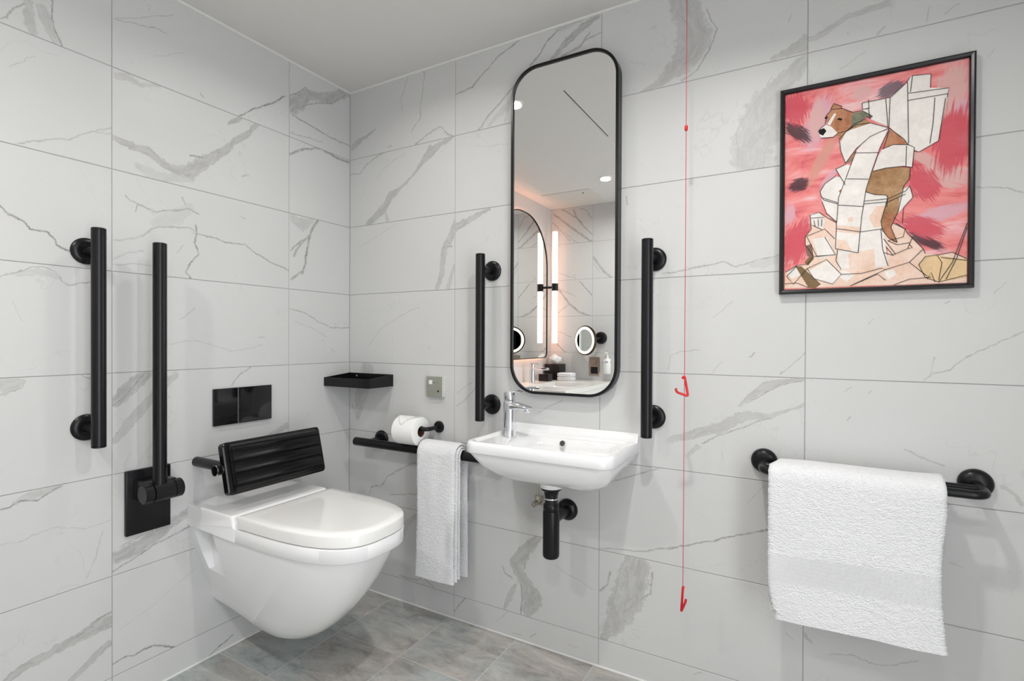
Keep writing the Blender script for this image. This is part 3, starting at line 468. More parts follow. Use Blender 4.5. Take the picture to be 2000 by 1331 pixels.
ART=[('pink',[(1.784,1.755),(1.83,1.752),(1.844,1.741),(1.83,1.718),(1.808,1.669),(1.792,1.623),(1.782,1.663)]),
('blush',[(1.793,1.742),(1.821,1.746),(1.813,1.7),(1.798,1.66)]),
('charcoal',[(1.731,1.716),(1.751,1.708),(1.783,1.689),(1.76,1.683),(1.783,1.663),(1.783,1.654),(1.731,1.682)]),
('charcoal',[(1.741,1.541),(1.761,1.557),(1.781,1.551),(1.776,1.542),(1.787,1.532),(1.771,1.523),(1.743,1.521)]),
('pink',[(1.73,1.479),(1.752,1.479),(1.755,1.46),(1.743,1.439),(1.731,1.435)]),
('pink',[(1.832,1.552),(1.852,1.568),(1.847,1.545),(1.825,1.524),(1.818,1.528)]),
('smoke',[(1.946,1.754),(1.961,1.766),(1.987,1.778),(2.001,1.754),(1.977,1.745),(1.955,1.736)]),
('charcoal',[(2.012,1.382),(2.032,1.375),(2.06,1.356),(2.082,1.346),(2.077,1.333),(2.044,1.34),(2.029,1.358)]),
('blush',[(2.039,1.559),(2.062,1.537),(2.076,1.499),(2.104,1.516),(2.127,1.531),(2.127,1.5),(2.084,1.487),(2.063,1.495),(2.043,1.52)]),
('blush',[(2.023,1.588),(2.062,1.561),(2.07,1.548),(2.047,1.544),(2.024,1.568)]),
('pink',[(2.004,1.406),(2.028,1.428),(2.063,1.429),(2.094,1.44),(2.125,1.441),(2.125,1.421),(2.06,1.405),(2.028,1.393)]),
('blush',[(2.068,1.758),(2.099,1.772),(2.124,1.78),(2.126,1.713),(2.103,1.677),(2.077,1.679),(2.073,1.706)]),
('pink',[(2.103,1.684),(2.126,1.698),(2.126,1.665),(2.109,1.664)]),
('blush',[(1.892,1.772),(1.918,1.774),(1.925,1.754),(1.897,1.745)]),
('rose',[(2.004,1.431),(2.044,1.414),(2.079,1.383),(2.075,1.364),(2.028,1.383),(2.008,1.388)]),
('rose',[(1.731,1.407),(1.777,1.43),(1.786,1.391),(1.777,1.348),(1.732,1.313)]),
('peachy',[(1.799,1.595),(1.844,1.656),(1.851,1.639),(1.818,1.581),(1.797,1.541)]),
('rose',[(1.733,1.782),(1.774,1.781),(1.779,1.718),(1.734,1.727)]),
('rose',[(2.081,1.665),(2.126,1.665),(2.127,1.569),(2.093,1.537),(2.062,1.566)]),
('rose',[(2.015,1.549),(2.059,1.518),(2.074,1.481),(2.036,1.467),(2.016,1.499)]),
('peach',[(1.732,1.251),(1.734,1.297),(1.763,1.314),(1.787,1.315),(1.802,1.336),(1.782,1.37),(1.782,1.392),(1.796,1.412),(1.793,1.45),(1.814,1.456),(1.832,1.44),(1.853,1.422),(1.858,1.353),(1.865,1.299),(1.964,1.298),(1.968,1.338),(1.953,1.396),(1.984,1.408),(2.004,1.391),(2.008,1.38),(2.041,1.337),(2.045,1.325),(2.068,1.32),(2.098,1.324),(2.127,1.306),(2.127,1.246)]),
('paper',[(1.794,1.453),(1.815,1.456),(1.829,1.43),(1.822,1.408),(1.798,1.422)]),
('paper',[(1.782,1.291),(1.833,1.323),(1.867,1.283),(1.85,1.258),(1.802,1.275)]),
('paper',[(1.737,1.296),(1.763,1.312),(1.777,1.291),(1.749,1.276)]),
('olive',[(1.758,1.312),(1.773,1.311),(1.82,1.259),(1.806,1.248),(1.79,1.251)]),
('olive',[(1.78,1.321),(1.798,1.344),(1.803,1.33),(1.789,1.312)]),
('cream',[(2.032,1.298),(2.045,1.32),(2.068,1.319),(2.127,1.305),(2.127,1.261),(2.072,1.251),(2.047,1.265)]),
('paper',[(1.96,1.285),(1.981,1.289),(1.987,1.276),(1.971,1.264)]),
('paper',[(1.852,1.284),(1.872,1.296),(1.896,1.279),(1.879,1.262)]),
('shade',[(1.782,1.367),(1.797,1.371),(1.802,1.337),(1.787,1.337)]),
('paper',[(1.798,1.385),(1.833,1.387),(1.853,1.337),(1.815,1.329)]),
('paper',[(1.91,1.733),(1.971,1.734),(2.004,1.764),(2.01,1.775),(2.016,1.779),(2.053,1.774),(2.052,1.74),(2.088,1.731),(2.085,1.708),(2.069,1.604),(2.031,1.583),(2.009,1.6),(1.97,1.658),(1.928,1.687),(1.91,1.716)]),
('paper',[(1.816,1.512),(1.827,1.532),(1.852,1.549),(1.874,1.54),(1.92,1.497),(1.967,1.481),(2.012,1.5),(2.018,1.469),(2.0,1.446),(1.98,1.423),(1.959,1.398),(1.969,1.298),(1.86,1.297),(1.856,1.422),(1.832,1.451),(1.821,1.484)]),
('peach',[(1.927,1.429),(1.942,1.456),(1.963,1.456),(1.959,1.405),(1.938,1.4)]),
('peach',[(1.882,1.337),(1.939,1.346),(1.942,1.299),(1.885,1.298)]),
('paper',[(1.852,1.568),(1.876,1.577),(1.898,1.568),(1.877,1.522),(1.861,1.548)]),
('dog',[(1.859,1.508),(1.875,1.519),(1.87,1.502),(1.864,1.5)]),
('dog',[(1.969,1.65),(1.984,1.64),(2.001,1.617),(2.008,1.604),(1.978,1.611),(1.957,1.604)]),
('coat',[(1.931,1.553),(1.979,1.555),(2.013,1.545),(2.012,1.52),(2.0,1.5),(1.992,1.472),(1.989,1.438),(1.974,1.399),(1.988,1.358),(1.98,1.36),(1.97,1.371),(1.956,1.393),(1.953,1.416),(1.967,1.476),(1.963,1.483),(1.94,1.487),(1.92,1.497),(1.927,1.533)]),
('dog',[(1.967,1.435),(1.984,1.433),(1.975,1.399),(1.988,1.358),(1.97,1.371),(1.957,1.395)]),
('paper',[(1.86,1.648),(1.876,1.666),(1.928,1.677),(1.968,1.656),(1.949,1.647),(1.898,1.615),(1.874,1.58),(1.863,1.616)]),
('green',[(1.875,1.581),(1.892,1.598),(1.894,1.59),(1.881,1.58)]),
('dog',[(1.887,1.596),(1.902,1.617),(1.898,1.599),(1.889,1.59)]),
('paper',[(1.968,1.653),(1.949,1.606),(1.933,1.552),(1.92,1.503),(1.911,1.431),(1.904,1.338),(1.853,1.353),(1.855,1.422),(1.859,1.49),(1.877,1.545),(1.898,1.61),(1.928,1.641)]),
('peach',[(1.856,1.416),(1.908,1.406),(1.906,1.388),(1.855,1.398)]),
('peach',[(1.88,1.432),(1.891,1.436),(1.894,1.425),(1.882,1.421)]),
('peach',[(1.856,1.379),(1.878,1.372),(1.891,1.342),(1.856,1.353)]),
('paper',[(1.954,1.603),(1.978,1.611),(2.009,1.605),(2.021,1.596),(2.017,1.546),(1.999,1.552),(1.962,1.553),(1.935,1.549),(1.945,1.586)]),
('coat',[(1.858,1.658),(1.893,1.678),(1.919,1.689),(1.929,1.676),(1.876,1.666),(1.863,1.641)]),
('dog',[(1.83,1.718),(1.842,1.731),(1.866,1.728),(1.889,1.713),(1.903,1.702),(1.893,1.681),(1.88,1.666),(1.858,1.657),(1.842,1.667),(1.831,1.694)]),
('dog',[(1.839,1.731),(1.846,1.746),(1.865,1.734),(1.863,1.727)]),
('green',[(1.888,1.71),(1.91,1.712),(1.924,1.701),(1.933,1.693),(1.93,1.69),(1.918,1.695),(1.91,1.684),(1.886,1.67)]),
('paper',[(1.81,1.674),(1.816,1.684),(1.827,1.693),(1.841,1.685),(1.856,1.664),(1.845,1.655),(1.818,1.658)]),
('paper',[(1.848,1.72),(1.852,1.716),(1.838,1.688),(1.831,1.694)]),
('ink',[(1.811,1.681),(1.824,1.684),(1.83,1.675),(1.822,1.664),(1.813,1.67)]),
('ink',[(1.854,1.701),(1.859,1.705),(1.867,1.7),(1.863,1.696)]),
('ink',[(1.825,1.711),(1.829,1.716),(1.833,1.711),(1.829,1.707)])]
INK=[[(1.91,1.733),(1.971,1.734),(2.004,1.764),(2.01,1.775)],[(2.006,1.765),(2.009,1.608)],[(2.006,1.718),(2.086,1.717)],[(2.016,1.779),(2.012,1.738)],[(2.016,1.779),(2.053,1.774),(2.052,1.74)],[(2.008,1.736),(2.088,1.731),(2.085,1.708)],[(2.082,1.707),(2.069,1.604),(2.031,1.583),(2.021,1.587)],[(1.91,1.733),(1.911,1.716),(1.924,1.715),(1.928,1.687)],[(1.924,1.739),(1.925,1.716)],[(1.961,1.732),(1.966,1.659)],[(1.97,1.733),(1.968,1.658)],[(2.061,1.713),(2.058,1.65),(2.052,1.6)],[(1.911,1.716),(1.927,1.716)],[(1.83,1.718),(1.842,1.731),(1.866,1.728),(1.889,1.713)],[(1.839,1.731),(1.846,1.746),(1.865,1.734),(1.863,1.728)],[(1.889,1.713),(1.91,1.713),(1.924,1.701),(1.933,1.693),(1.93,1.69),(1.918,1.695)],[(1.81,1.674),(1.816,1.684),(1.827,1.693),(1.83,1.718)],[(1.818,1.658),(1.845,1.655),(1.856,1.664),(1.88,1.666),(1.893,1.681)],[(1.86,1.648),(1.876,1.666),(1.898,1.678),(1.928,1.677),(1.968,1.656),(1.999,1.622),(2.009,1.604)],[(1.86,1.648),(1.863,1.616),(1.874,1.58)],[(1.876,1.666),(1.893,1.681),(1.919,1.69)],[(1.874,1.58),(1.898,1.615),(1.928,1.641),(1.949,1.649),(1.968,1.655)],[(1.968,1.653),(1.949,1.606),(1.933,1.552),(1.92,1.503),(1.911,1.431),(1.904,1.338)],[(1.904,1.338),(1.853,1.353)],[(1.853,1.353),(1.855,1.422),(1.859,1.49),(1.877,1.545),(1.898,1.61)],[(1.894,1.604),(1.947,1.596)],[(1.877,1.538),(1.925,1.53)],[(1.859,1.47),(1.916,1.459)],[(1.855,1.407),(1.909,1.393),(1.955,1.396)],[(1.954,1.603),(1.978,1.611),(2.009,1.605),(2.021,1.596),(2.017,1.546)],[(1.935,1.549),(1.962,1.553),(1.999,1.552),(2.017,1.546)],[(2.005,1.603),(2.004,1.551)],[(1.957,1.604),(1.969,1.651)],[(1.852,1.568),(1.876,1.577)],[(1.852,1.568),(1.874,1.522)],[(1.816,1.512),(1.827,1.532),(1.852,1.549)],[(1.816,1.512),(1.82,1.495),(1.857,1.477)],[(1.818,1.501),(1.825,1.488),(1.858,1.473)],[(1.821,1.484),(1.832,1.451),(1.856,1.424)],[(1.916,1.473),(1.967,1.473),(2.004,1.488),(2.012,1.5)],[(1.915,1.466),(1.968,1.465),(2.004,1.48)],[(1.967,1.481),(1.965,1.451)],[(1.92,1.497),(1.94,1.487),(1.963,1.483),(1.967,1.476),(1.953,1.416),(1.956,1.393),(1.97,1.371),(1.988,1.358)],[(2.013,1.545),(2.012,1.52),(2.0,1.5),(1.989,1.438),(1.974,1.399),(1.988,1.358)],[(2.012,1.5),(2.02,1.471),(2.0,1.446)],[(2.0,1.446),(1.998,1.406),(1.98,1.423)],[(1.953,1.396),(1.957,1.344),(1.969,1.298)],[(1.96,1.334),(1.98,1.325)],[(1.959,1.37),(1.984,1.329),(1.98,1.325),(1.964,1.349)],[(1.734,1.297),(1.763,1.314),(1.787,1.315),(1.802,1.336),(1.782,1.37),(1.782,1.392),(1.796,1.412),(1.793,1.45),(1.814,1.456),(1.832,1.44),(1.853,1.425)],[(1.795,1.442),(1.825,1.441)],[(1.799,1.422),(1.821,1.408)],[(1.802,1.435),(1.805,1.419)],[(1.812,1.437),(1.813,1.417)],[(1.821,1.437),(1.82,1.417)],[(1.782,1.392),(1.828,1.409),(1.851,1.38)],[(1.786,1.391),(1.81,1.335),(1.853,1.337),(1.828,1.387)],[(1.802,1.336),(1.853,1.337)],[(1.737,1.285),(1.763,1.314)],[(1.737,1.285),(1.754,1.262),(1.787,1.304)],[(1.787,1.304),(1.833,1.325),(1.867,1.283),(1.847,1.258),(1.803,1.275),(1.787,1.304)],[(1.867,1.283),(1.913,1.283),(1.954,1.294),(1.964,1.29),(1.887,1.251)],[(1.858,1.35),(1.854,1.321),(1.866,1.297)],[(1.964,1.29),(2.013,1.305),(2.049,1.268)],[(1.98,1.327),(2.009,1.34),(2.019,1.369)],[(1.984,1.408),(2.004,1.391),(2.008,1.38),(2.041,1.337),(2.045,1.325)],[(2.013,1.305),(2.041,1.337)],[(2.032,1.298),(2.045,1.317),(2.068,1.32),(2.078,1.3),(2.072,1.257)],[(2.032,1.298),(2.045,1.265),(2.072,1.252),(2.127,1.266)],[(2.068,1.319),(2.098,1.324),(2.127,1.306)],[(2.076,1.313),(2.127,1.302)],[(2.049,1.26),(2.057,1.277),(2.065,1.252)],[(2.072,1.252),(2.098,1.299),(2.127,1.393)],[(2.086,1.258),(2.106,1.308),(2.127,1.383)],[(1.981,1.249),(2.013,1.262),(2.057,1.265)],[(1.98,1.408),(2.004,1.391),(2.0,1.371),(1.968,1.364)],[(1.968,1.364),(1.988,1.352),(2.013,1.355)],[(1.732,1.264),(1.763,1.265),(1.79,1.251)],[(1.887,1.251),(1.947,1.279),(1.964,1.262)],[(2.013,1.35),(2.019,1.342),(2.011,1.34)]]
# ------------------------------------------------------------------ the room
ROWS = [0.0, 0.093, 0.395, 0.697, 0.999, 1.301, 1.603, 1.905, CEIL]
PLANES = {
 'back': lambda u, d, v: (u, d, v), 'left': lambda u, d, v: (-d, -u, v), 'vanity': lambda u, d, v: (VX-d, -u, v),
 'front': lambda u, d, v: (u, FRONT-d, v), 'right': lambda u, d, v: (RIGHT+d, -u, v), 'reveal': lambda u, d, v: (VX+u, VY+d, v)}
def tile_geo(fn, u0, u1, v0, v1, g=0.0011, c=0.0008, th=0.003):
    u0 += g; u1 -= g; v0 += g; v1 -= g
    def ring(i, d): return [fn(u0+i, d, v0+i), fn(u1-i, d, v0+i), fn(u1-i, d, v1-i), fn(u0+i, d, v1-i)]
    return loft([ring(0, th), ring(0, c), ring(c, 0)])
def struct(name, geo, m, smooth=False):
    o = obj(name, geo, m, None, smooth); o['kind'] = 'structure'; return o
rng = random.Random(7)
def rand_veins(w_, h_, k):
    out = []
    for _ in range(k):
        x = rng.uniform(0, w_*.6); y = rng.uniform(0, h_); a = rng.uniform(.25, 1.0); pts = []
        n = rng.randint(4, 6); st = rng.uniform(.05, .11); big = rng.random() < .4
        for i in range(n):
            pts.append(((x, 0, y), (rng.uniform(.006, .016) if big else rng.uniform(.0015, .003))*(.4 if i in (0, n-1) else 1)))
            a += rng.uniform(-.35, .35); x += st*math.cos(a); y += st*math.sin(a)
        out.append((rng.uniform(.35, .65), 'b' if big else 'l', pts))
    return out
GENERIC = [marble('marble_tile_%s' % n, rand_veins(.6, .3, k), 'Object', seed=i+.5) for i, (n, k) in enumerate((('soft', 2), ('veined', 4), ('streaked', 5), ('plain', 1)))]
byt = {}
def cell(js, x):
    for i in range(len(js)-1):
        if js[i] <= x < js[i+1]: return i
BU = [0.0, 0.580, 1.182, 1.784, 2.386, RIGHT]; LU = [0.0, 0.314, 0.916, -VY]; FU = [VX, 0.27, 0.872, 1.474, 2.076, RIGHT]
for wl, s, k, pts in VEINS:
    js = {'b': BU, 'l': LU, 'f': FU}[wl]
    mu = sum(p[0] for p in pts)/len(pts); mv = sum(p[1] for p in pts)/len(pts)
    c = (wl, cell(js, mu), cell(ROWS, mv))
    fn = PLANES[{'b': 'back', 'l': 'left', 'f': 'front'}[wl]]
    byt.setdefault(c, []).append((s, k, [(fn(p[0], 0, p[1]), p[2]) for p in pts]))
def slab(fn, u0, u1, v0, v1, d0=0.0012, d1=0.12):
    def ring(d): return [fn(u0, d, v0), fn(u1, d, v0), fn(u1, d, v1), fn(u0, d, v1)]
    return loft([ring(d1), ring(d0)])
def tiled_wall(name, plane, spans, traced=None):
    """spans: list of (u joints, v joints)"""
    fn = PLANES[plane]
    wall = struct(name, join(*[slab(fn, us[0], us[-1], vs[0], vs[-1]) for us, vs in spans]), GROUT)
    for us, vs in spans:
        for i in range(len(us)-1):
            for j in range(len(vs)-1):
                if us[i+1]-us[i] < .01: continue
                if traced and (traced != 'f' or (us[0] == VX and i < 2)):
                    c = (traced, i, j)
                    m = marble('marble_%s_tile' % name, byt.get(c, []), seed=i*1.3+j*.71+{'l': 5, 'b': 0, 'f': 9}[traced])
                    obj('tile', tile_geo(fn, us[i], us[i+1], vs[j], vs[j+1]), m, wall)
                else:
                    o = obj('tile', tile_geo(fn, us[i], us[i+1], vs[j], vs[j+1]), GENERIC[(i*5+j*3+i*j) % 4], wall)
                    # put the tile's own origin at its lower corner, so that its marbling is its own
                    p = Vector(fn(us[i], 0, vs[j]))-WLOC[wall.name]
                    o.data.transform(Matrix.Translation(-p)); o.location = p
    return wall
tiled_wall('wall_back', 'back', [(BU, ROWS)], 'b')
tiled_wall('wall_left', 'left', [(LU, ROWS)], 'l')
tiled_wall('wall_vanity', 'vanity', [([-VY, 1.70, 2.302, -FRONT], ROWS)])
tiled_wall('wall_reveal', 'reveal', [([0.0, -VX], ROWS)])
tiled_wall('wall_front', 'front', [(FU, ROWS)], 'f')
tiled_wall('wall_right', 'right', [([0.0, 0.602, DY0], ROWS), ([DY1, -FRONT], ROWS), ([DY0, DY0+.475, DY1], [DZ, CEIL])])
struct('ceiling', box(VX-.15, RIGHT+.15, FRONT-.15, .15, CEIL, CEIL+.12), CEILM)

def stone(name):
    m = bpy.data.materials.new(name); m.use_nodes = True; N, L = nt(m); b = N['Principled BSDF']
    b.inputs['Roughness'].default_value = .5; b.inputs['Specular IOR Level'].default_value = .35
    tc = N.new('ShaderNodeTexCoord'); oi = N.new('ShaderNodeObjectInfo')
    mul = N.new('ShaderNodeVectorMath'); mul.operation = 'SCALE'; mul.inputs[0].default_value = (37, 53, 11); L.new(oi.outputs['Random'], mul.inputs['Scale'])
    add = N.new('ShaderNodeVectorMath'); add.operation = 'ADD'; L.new(tc.outputs['Object'], add.inputs[0]); L.new(mul.outputs[0], add.inputs[1])
    mp = N.new('ShaderNodeMapping'); mp.inputs['Rotation'].default_value = (0, 0, .5); mp.inputs['Scale'].default_value = (1.0, 2.6, 1); L.new(add.outputs[0], mp.inputs['Vector'])
    def noise(vec, sc, det, ro=.6, di=0):
        n = N.new('ShaderNodeTexNoise'); n.inputs['Scale'].default_value = sc; n.inputs['Detail'].default_value = det; n.inputs['Roughness'].default_value = ro; n.inputs['Distortion'].default_value = di
        L.new(vec, n.inputs['Vector']); return n.outputs[0]
    a = noise(mp.outputs[0], 7, 8, .74, .6); c = noise(add.outputs[0], 2.2, 3)
    r = N.new('ShaderNodeValToRGB'); L.new(a, r.inputs[0]); e = r.color_ramp.elements
    e[0].position = .30; e[0].color = (.23, .23, .23, 1); e[1].position = .74; e[1].color = (.60, .595, .58, 1)
    q = e.new(.5); q.color = (.405, .40, .39, 1); q = e.new(.60); q.color = (.47, .465, .45, 1)
    x = N.new('ShaderNodeMix'); x.data_type = 'RGBA'; x.blend_type = 'MULTIPLY'
    rr2 = N.new('ShaderNodeValToRGB'); L.new(c, rr2.inputs[0]); rr2.color_ramp.elements[0].position = .4; rr2.color_ramp.elements[0].color = (.92, 1.0, 1.02, 1); rr2.color_ramp.elements[1].position = .62; rr2.color_ramp.elements[1].color = (1.08, 1.0, .94, 1)
    x.inputs[0].default_value = 1; L.new(r.outputs[0], x.inputs[6]); L.new(rr2.outputs[0], x.inputs[7])
    # pale scratches
    s1 = noise(mp.outputs[0], 7, 3, .5, 2.5)
    mr = N.new('ShaderNodeMapRange'); sb = N.new('ShaderNodeMath'); sb.operation = 'SUBTRACT'; sb.inputs[1].default_value = .5; L.new(s1, sb.inputs[0])
    ab = N.new('ShaderNodeMath'); ab.operation = 'ABSOLUTE'; L.new(sb.outputs[0], ab.inputs[0]); L.new(ab.outputs[0], mr.inputs[0]); mr.inputs[1].default_value = .012; mr.inputs[2].default_value = 0; mr.inputs[4].default_value = .28
    y = N.new('ShaderNodeMix'); y.data_type = 'RGBA'; L.new(mr.outputs[0], y.inputs[0]); L.new(x.outputs[2], y.inputs[6]); y.inputs[7].default_value = (.66, .64, .61, 1)
    L.new(y.outputs[2], b.inputs['Base Color'])
    bp = N.new('ShaderNodeBump'); bp.inputs['Strength'].default_value = .25; bp.inputs['Distance'].default_value = .002; L.new(a, bp.inputs['Height']); L.new(bp.outputs[0], b.inputs['Normal'])
    return m
STONE = stone('grey_slate_floor')
floor = struct('floor', box(VX-.15, RIGHT+.5, FRONT-.5, .15, -.12, -.0012), FGROUT)
FX = [VX]+[0.263+.301*k for k in range(-1, 9) if VX+.02 < 0.263+.301*k < RIGHT-.02]+[RIGHT]
FY = [0.0]+[0.294+.301*k for k in range(0, 7)]+[-FRONT]
full = None
for i in range(len(FX)-1):
    for j in range(len(FY)-1):
        x0, x1, y0, y1 = FX[i], FX[i+1], -FY[j+1], -FY[j]
        if x1 <= 0.0 and y0 > VY: continue
        if x0 < 0 < x1 and y1 > VY+.05: x0 = 0.0
        isfull = abs(x1-x0-.301) < .001 and abs(y1-y0-.301) < .001
        if isfull and full:
            o = bpy.data.objects.new('tile', full); COL.objects.link(o); o.parent = floor
        else:
            o = obj('tile', tile_geo(lambda u, d, v: (u, v, -d), x0, x1, y0, y1, g=.0018), STONE, floor)
            o.data.transform(Matrix.Translation(WLOC['floor']-Vector((x0, y0, 0))))
            if isfull: full = o.data
        o.location = Vector((x0, y0, 0))-WLOC['floor']
def bead(name, a, b_, r):
    struct(name, tube([a, b_], r, 10), SEAL, True)
bead('trim_1', (0, -.001, CEIL-.001), (RIGHT, -.001, CEIL-.001), .0055)
bead('trim_2', (.001, 0, CEIL-.001), (.001, VY, CEIL-.001), .0055)
bead('trim_3', (0, -.001, .001), (RIGHT, -.001, .001), .004)
bead('trim_4', (.001, 0, .001), (.001, VY, .001), .004)
struct('trim_5', tube([(.0005, -.0005, 0), (.0005, -.0005, CEIL)], .0022, 8), GROUT, True)
# door lining of the unseen doorway added for the fill light
struct('added_door_1', join(box(RIGHT-.02, RIGHT+.13, -DY0, -DY0+.03, 0, DZ+.03, .002), box(RIGHT-.02, RIGHT+.13, -DY1-.03, -DY1, 0, DZ+.03, .002), box(RIGHT-.02, RIGHT+.13, -DY1, -DY0, DZ, DZ+.03, .002)), PLASTIC)
# ------------------------------------------------------------------ toilet (hung on the left wall)
TY = -0.518
def dring(z, wb, wm, x1, xf_, p=2.15, n=52, x0=0.0, dz=None):
    """D-shaped outline: straight back at x0, straight flanks to x1, rounded nose to xf_"""
    half = []
    for i in range(7): t = i/7; half.append((x0+(x1-x0)*t, wb+(wm-wb)*math.sin(t*math.pi/2)))
    for i in range(n+1):
        a = math.pi/2*i/n; c = math.cos(a); s_ = math.sin(a)
        half.append((x1+(xf_-x1)*s_**(2/p), wm*max(c, 0)**(2/p)))
    pts = [(x, TY-y) for x, y in half]+[(x, TY+y) for x, y in half[-2::-1]]
    return [(x, y, z if dz is None else z+dz(x)) for x, y in pts]
t = empty('toilet', (0, TY, 0.125), 'white wall-hung toilet with its lid closed, below the black flush plate', 'toilet')
lv = [(.125, .088, .062, .17, .335), (.132, .095, .078, .20, .375), (.150, .100, .094, .23, .425), (.180, .106, .106, .26, .472), (.215, .117, .118, .285, .515),
      (.255, .129, .131, .315, .556), (.30, .143, .145, .34, .594), (.35, .157, .158, .365, .628), (.40, .168, .168, .385, .654), (.44, .175, .174, .40, .672), (.462, .177, .176, .405, .678), (.488, .178, .177, .405, .679)]
rings = []
for z, wb, wm, x1, xe in lv:
    k = min(1, (z-.125)/(.462-.125)); zz = .125+(z-.125)*1.062
    rings.append(dring(zz, wb, wm, x1-.03*k, xe+.008*k, p=2.15+.7*k, dz=lambda x, k=k: .066*(1-k)*max(0, 1-x/.33)**1.2))
body = obj('bowl', loft(rings), CERAMIC, t, True, 50)
# mounting recesses cut into both flanks near the wall
cut = []
for sg in (-1, 1):
    ys = sorted((TY+sg*.125, TY+sg*.30))
    pr = [(.024, .486), (.130, .478), (.163, .325), (.054, .333)]
    cut.append(loft([[(x, ys[0], z) for x, z in pr], [(x, ys[1], z) for x, z in pr]]))
cv = obj('cutter', join(*cut), CERAMIC, t)
md = body.modifiers.new('cut', 'BOOLEAN'); md.object = cv; md.operation = 'DIFFERENCE'; md.solver = 'EXACT'
dg = bpy.context.evaluated_depsgraph_get(); me = bpy.data.meshes.new_from_object(body.evaluated_get(dg))
body.modifiers.clear(); body.data = me; me.name = 'bowl'; finish(me, True, 40)
bpy.data.objects.remove(cv)
# rim band and the raised ledge at the back
zb = lambda x: .013*max(0, 1-x/.34)
def rimr(z, i, dz=None): return dring(z, .1825-i, .1825-i, .355, .711-i, p=2.95, dz=dz)
rim = [rimr(.470, .014, zb), rimr(.470, .003, zb), rimr(.473, 0, zb), rimr(.511, 0), rimr(.5145, .004)]
obj('rim', loft(rim), CERAMIC, t, True, 50)
prof = [(0, .4835), (.262, .474), (.262, .5150), (.256, .5165), (.250, .524), (.246, .5450), (.238, .5510), (0, .5510)]
bx_ = []
for y, s_ in ((-.1840, .006), (-.1820, .002), (-.179, 0), (.179, 0), (.1820, .002), (.1840, .006)):
    bx_.append([(max(0, x-(s_ if x > .2 else 0)), TY+y, z-(s_ if z > .53 else 0)) for x, z in prof])
obj('ledge', loft(bx_), CERAMIC, t, True, 30)
def lidring(z, ins): return dring(z, .182-ins, .182-ins, .355, .711-ins, p=2.95, x0=.272+ins*.5)
lid = obj('lid', loft([lidring(.5180, .006), lidring(.5165, .003), lidring(.5185, .0005), lidring(.5480, 0), lidring(.5530, .0015), lidring(.5560, .0060), lidring(.5572, .03), lidring(.5580, .10)]), SEAT, t, True, 50)
obj('seat', loft([dring(.5135, .165, .165, .35, .69, p=2.95, x0=.275), dring(.5175, .165, .165, .35, .69, p=2.95, x0=.275)]), SEAT, t, True)
for sg in (-1, 1): obj('hinge', lathe([(.011, -.02), (.012, -.018), (.012, .018), (.011, .02)], (.264, TY+sg*.075, .530), (0, 1, 0), 16), SEAT, t, True)
# small printed mark on the ledge, as faint as in the photograph
obj('maker_mark', box(.185, .192, TY+.055, TY+.095, .5508, .5512), mat('grey_print', (.55, .58, .66), .4, bump=(50, .05, .001)), t)

# ------------------------------------------------------------------ flush plate
fp = empty('flush_plate', (0, -.508, .797), 'gloss black glass flush plate on the wall above the toilet', 'flush plate')
obj('backing', box(0, .006, -.6185, -.3975, .7985, .9265, .001), BLACK, fp)
obj('glass_panel', box(.006, .0105, -.6195, -.532, .798, .927, .0012), BLACKG, fp)
obj('glass_panel', box(.006, .0105, -.5305, -.3965, .798, .927, .0012), BLACKG, fp)
obj('button', box(.0095, .0115, -.5290, -.4810, .8440, .9255, .0008), BLACKG, fp)
obj('button', box(.0095, .0115, -.5290, -.4810, .7995, .8425, .0008), BLACKG, fp)
obj('edge_strip', box(.006, .0112, -.5319, -.5306, .798, .927), mat('grey_edge', (.2, .22, .23), .3, bump=(50, .05, .001)), fp)

# ------------------------------------------------------------------ toilet backrest
br = empty('toilet_back_support', (0, TY, .6), 'black ribbed backrest pad on two black tubes above the toilet', 'backrest')
for y in (-.671, -.351): obj('support_tube', tube([(0, y, .687), (.178, y, .687)], .0165, 24), BLACK, br, True)
cr = obj('cross_tube', tube([(.165, -.706, .684), (.165, -.316, .684)], .0165, 24), BLACK, br, True)
obj('end_ring', lathe([(.0172, 0), (.0172, .004), (.0150, .004), (.0150, 0)], (.165, -.7085, .684), (0, 1, 0), 24, False), CHROME, cr, True)
obj('end_plug', lathe([(.0150, 0), (.0150, .004)], (.165, -.7075, .684), (0, 1, 0), 24), BLACKG, cr, True)
def padm():
    a = R(14)          # leans back: the lower edge stands further out
    ax = Vector((-math.sin(a), 0, math.cos(a))); nx = Vector((math.cos(a), 0, math.sin(a)))
    m = Matrix.Identity(4)
    m[0][0], m[1][0], m[2][0] = nx; m[0][2], m[1][2], m[2][2] = ax
    m[0][3], m[1][3], m[2][3] = .200, -.511, .690
    return m
PM = padm(); H2, W2 = .083, .187
shell = loft([[(-.020, y, z) for y, z in rr(-W2+.008, W2-.008, -H2+.008, H2-.008, .012)], [(-.016, y, z) for y, z in rr(-W2, W2, -H2, H2, .014)],
              [(.004, y, z) for y, z in rr(-W2, W2, -H2, H2, .014)], [(.008, y, z) for y, z in rr(-W2+.006, W2-.006, -H2+.006, H2-.006, .010)]])
obj('back_shell', xf(shell, PM), PAD, br, True, 40)
pf = []            # ribbed cushion: profile across the height, run along the width
zs = [(-.076, .004), (-.076, .010), (-.070, .017), (-.062, .020), (-.0605, .0165), (-.0575, .0165), (-.056, .021)]
for c in (-.056, -.019, .018): pf += [(c+.0008, .0228), (c+.0022, .0246), (c+.0040, .0240), (c+.0300, .0240), (c+.0320, .0248), (c+.0336, .0230), (c+.0345, .0200), (c+.0365, .0200)]
pf = zs+pf+[(.0565, .0225), (.060, .023), (.068, .020), (.075, .010), (.075, .004)]
cush = []
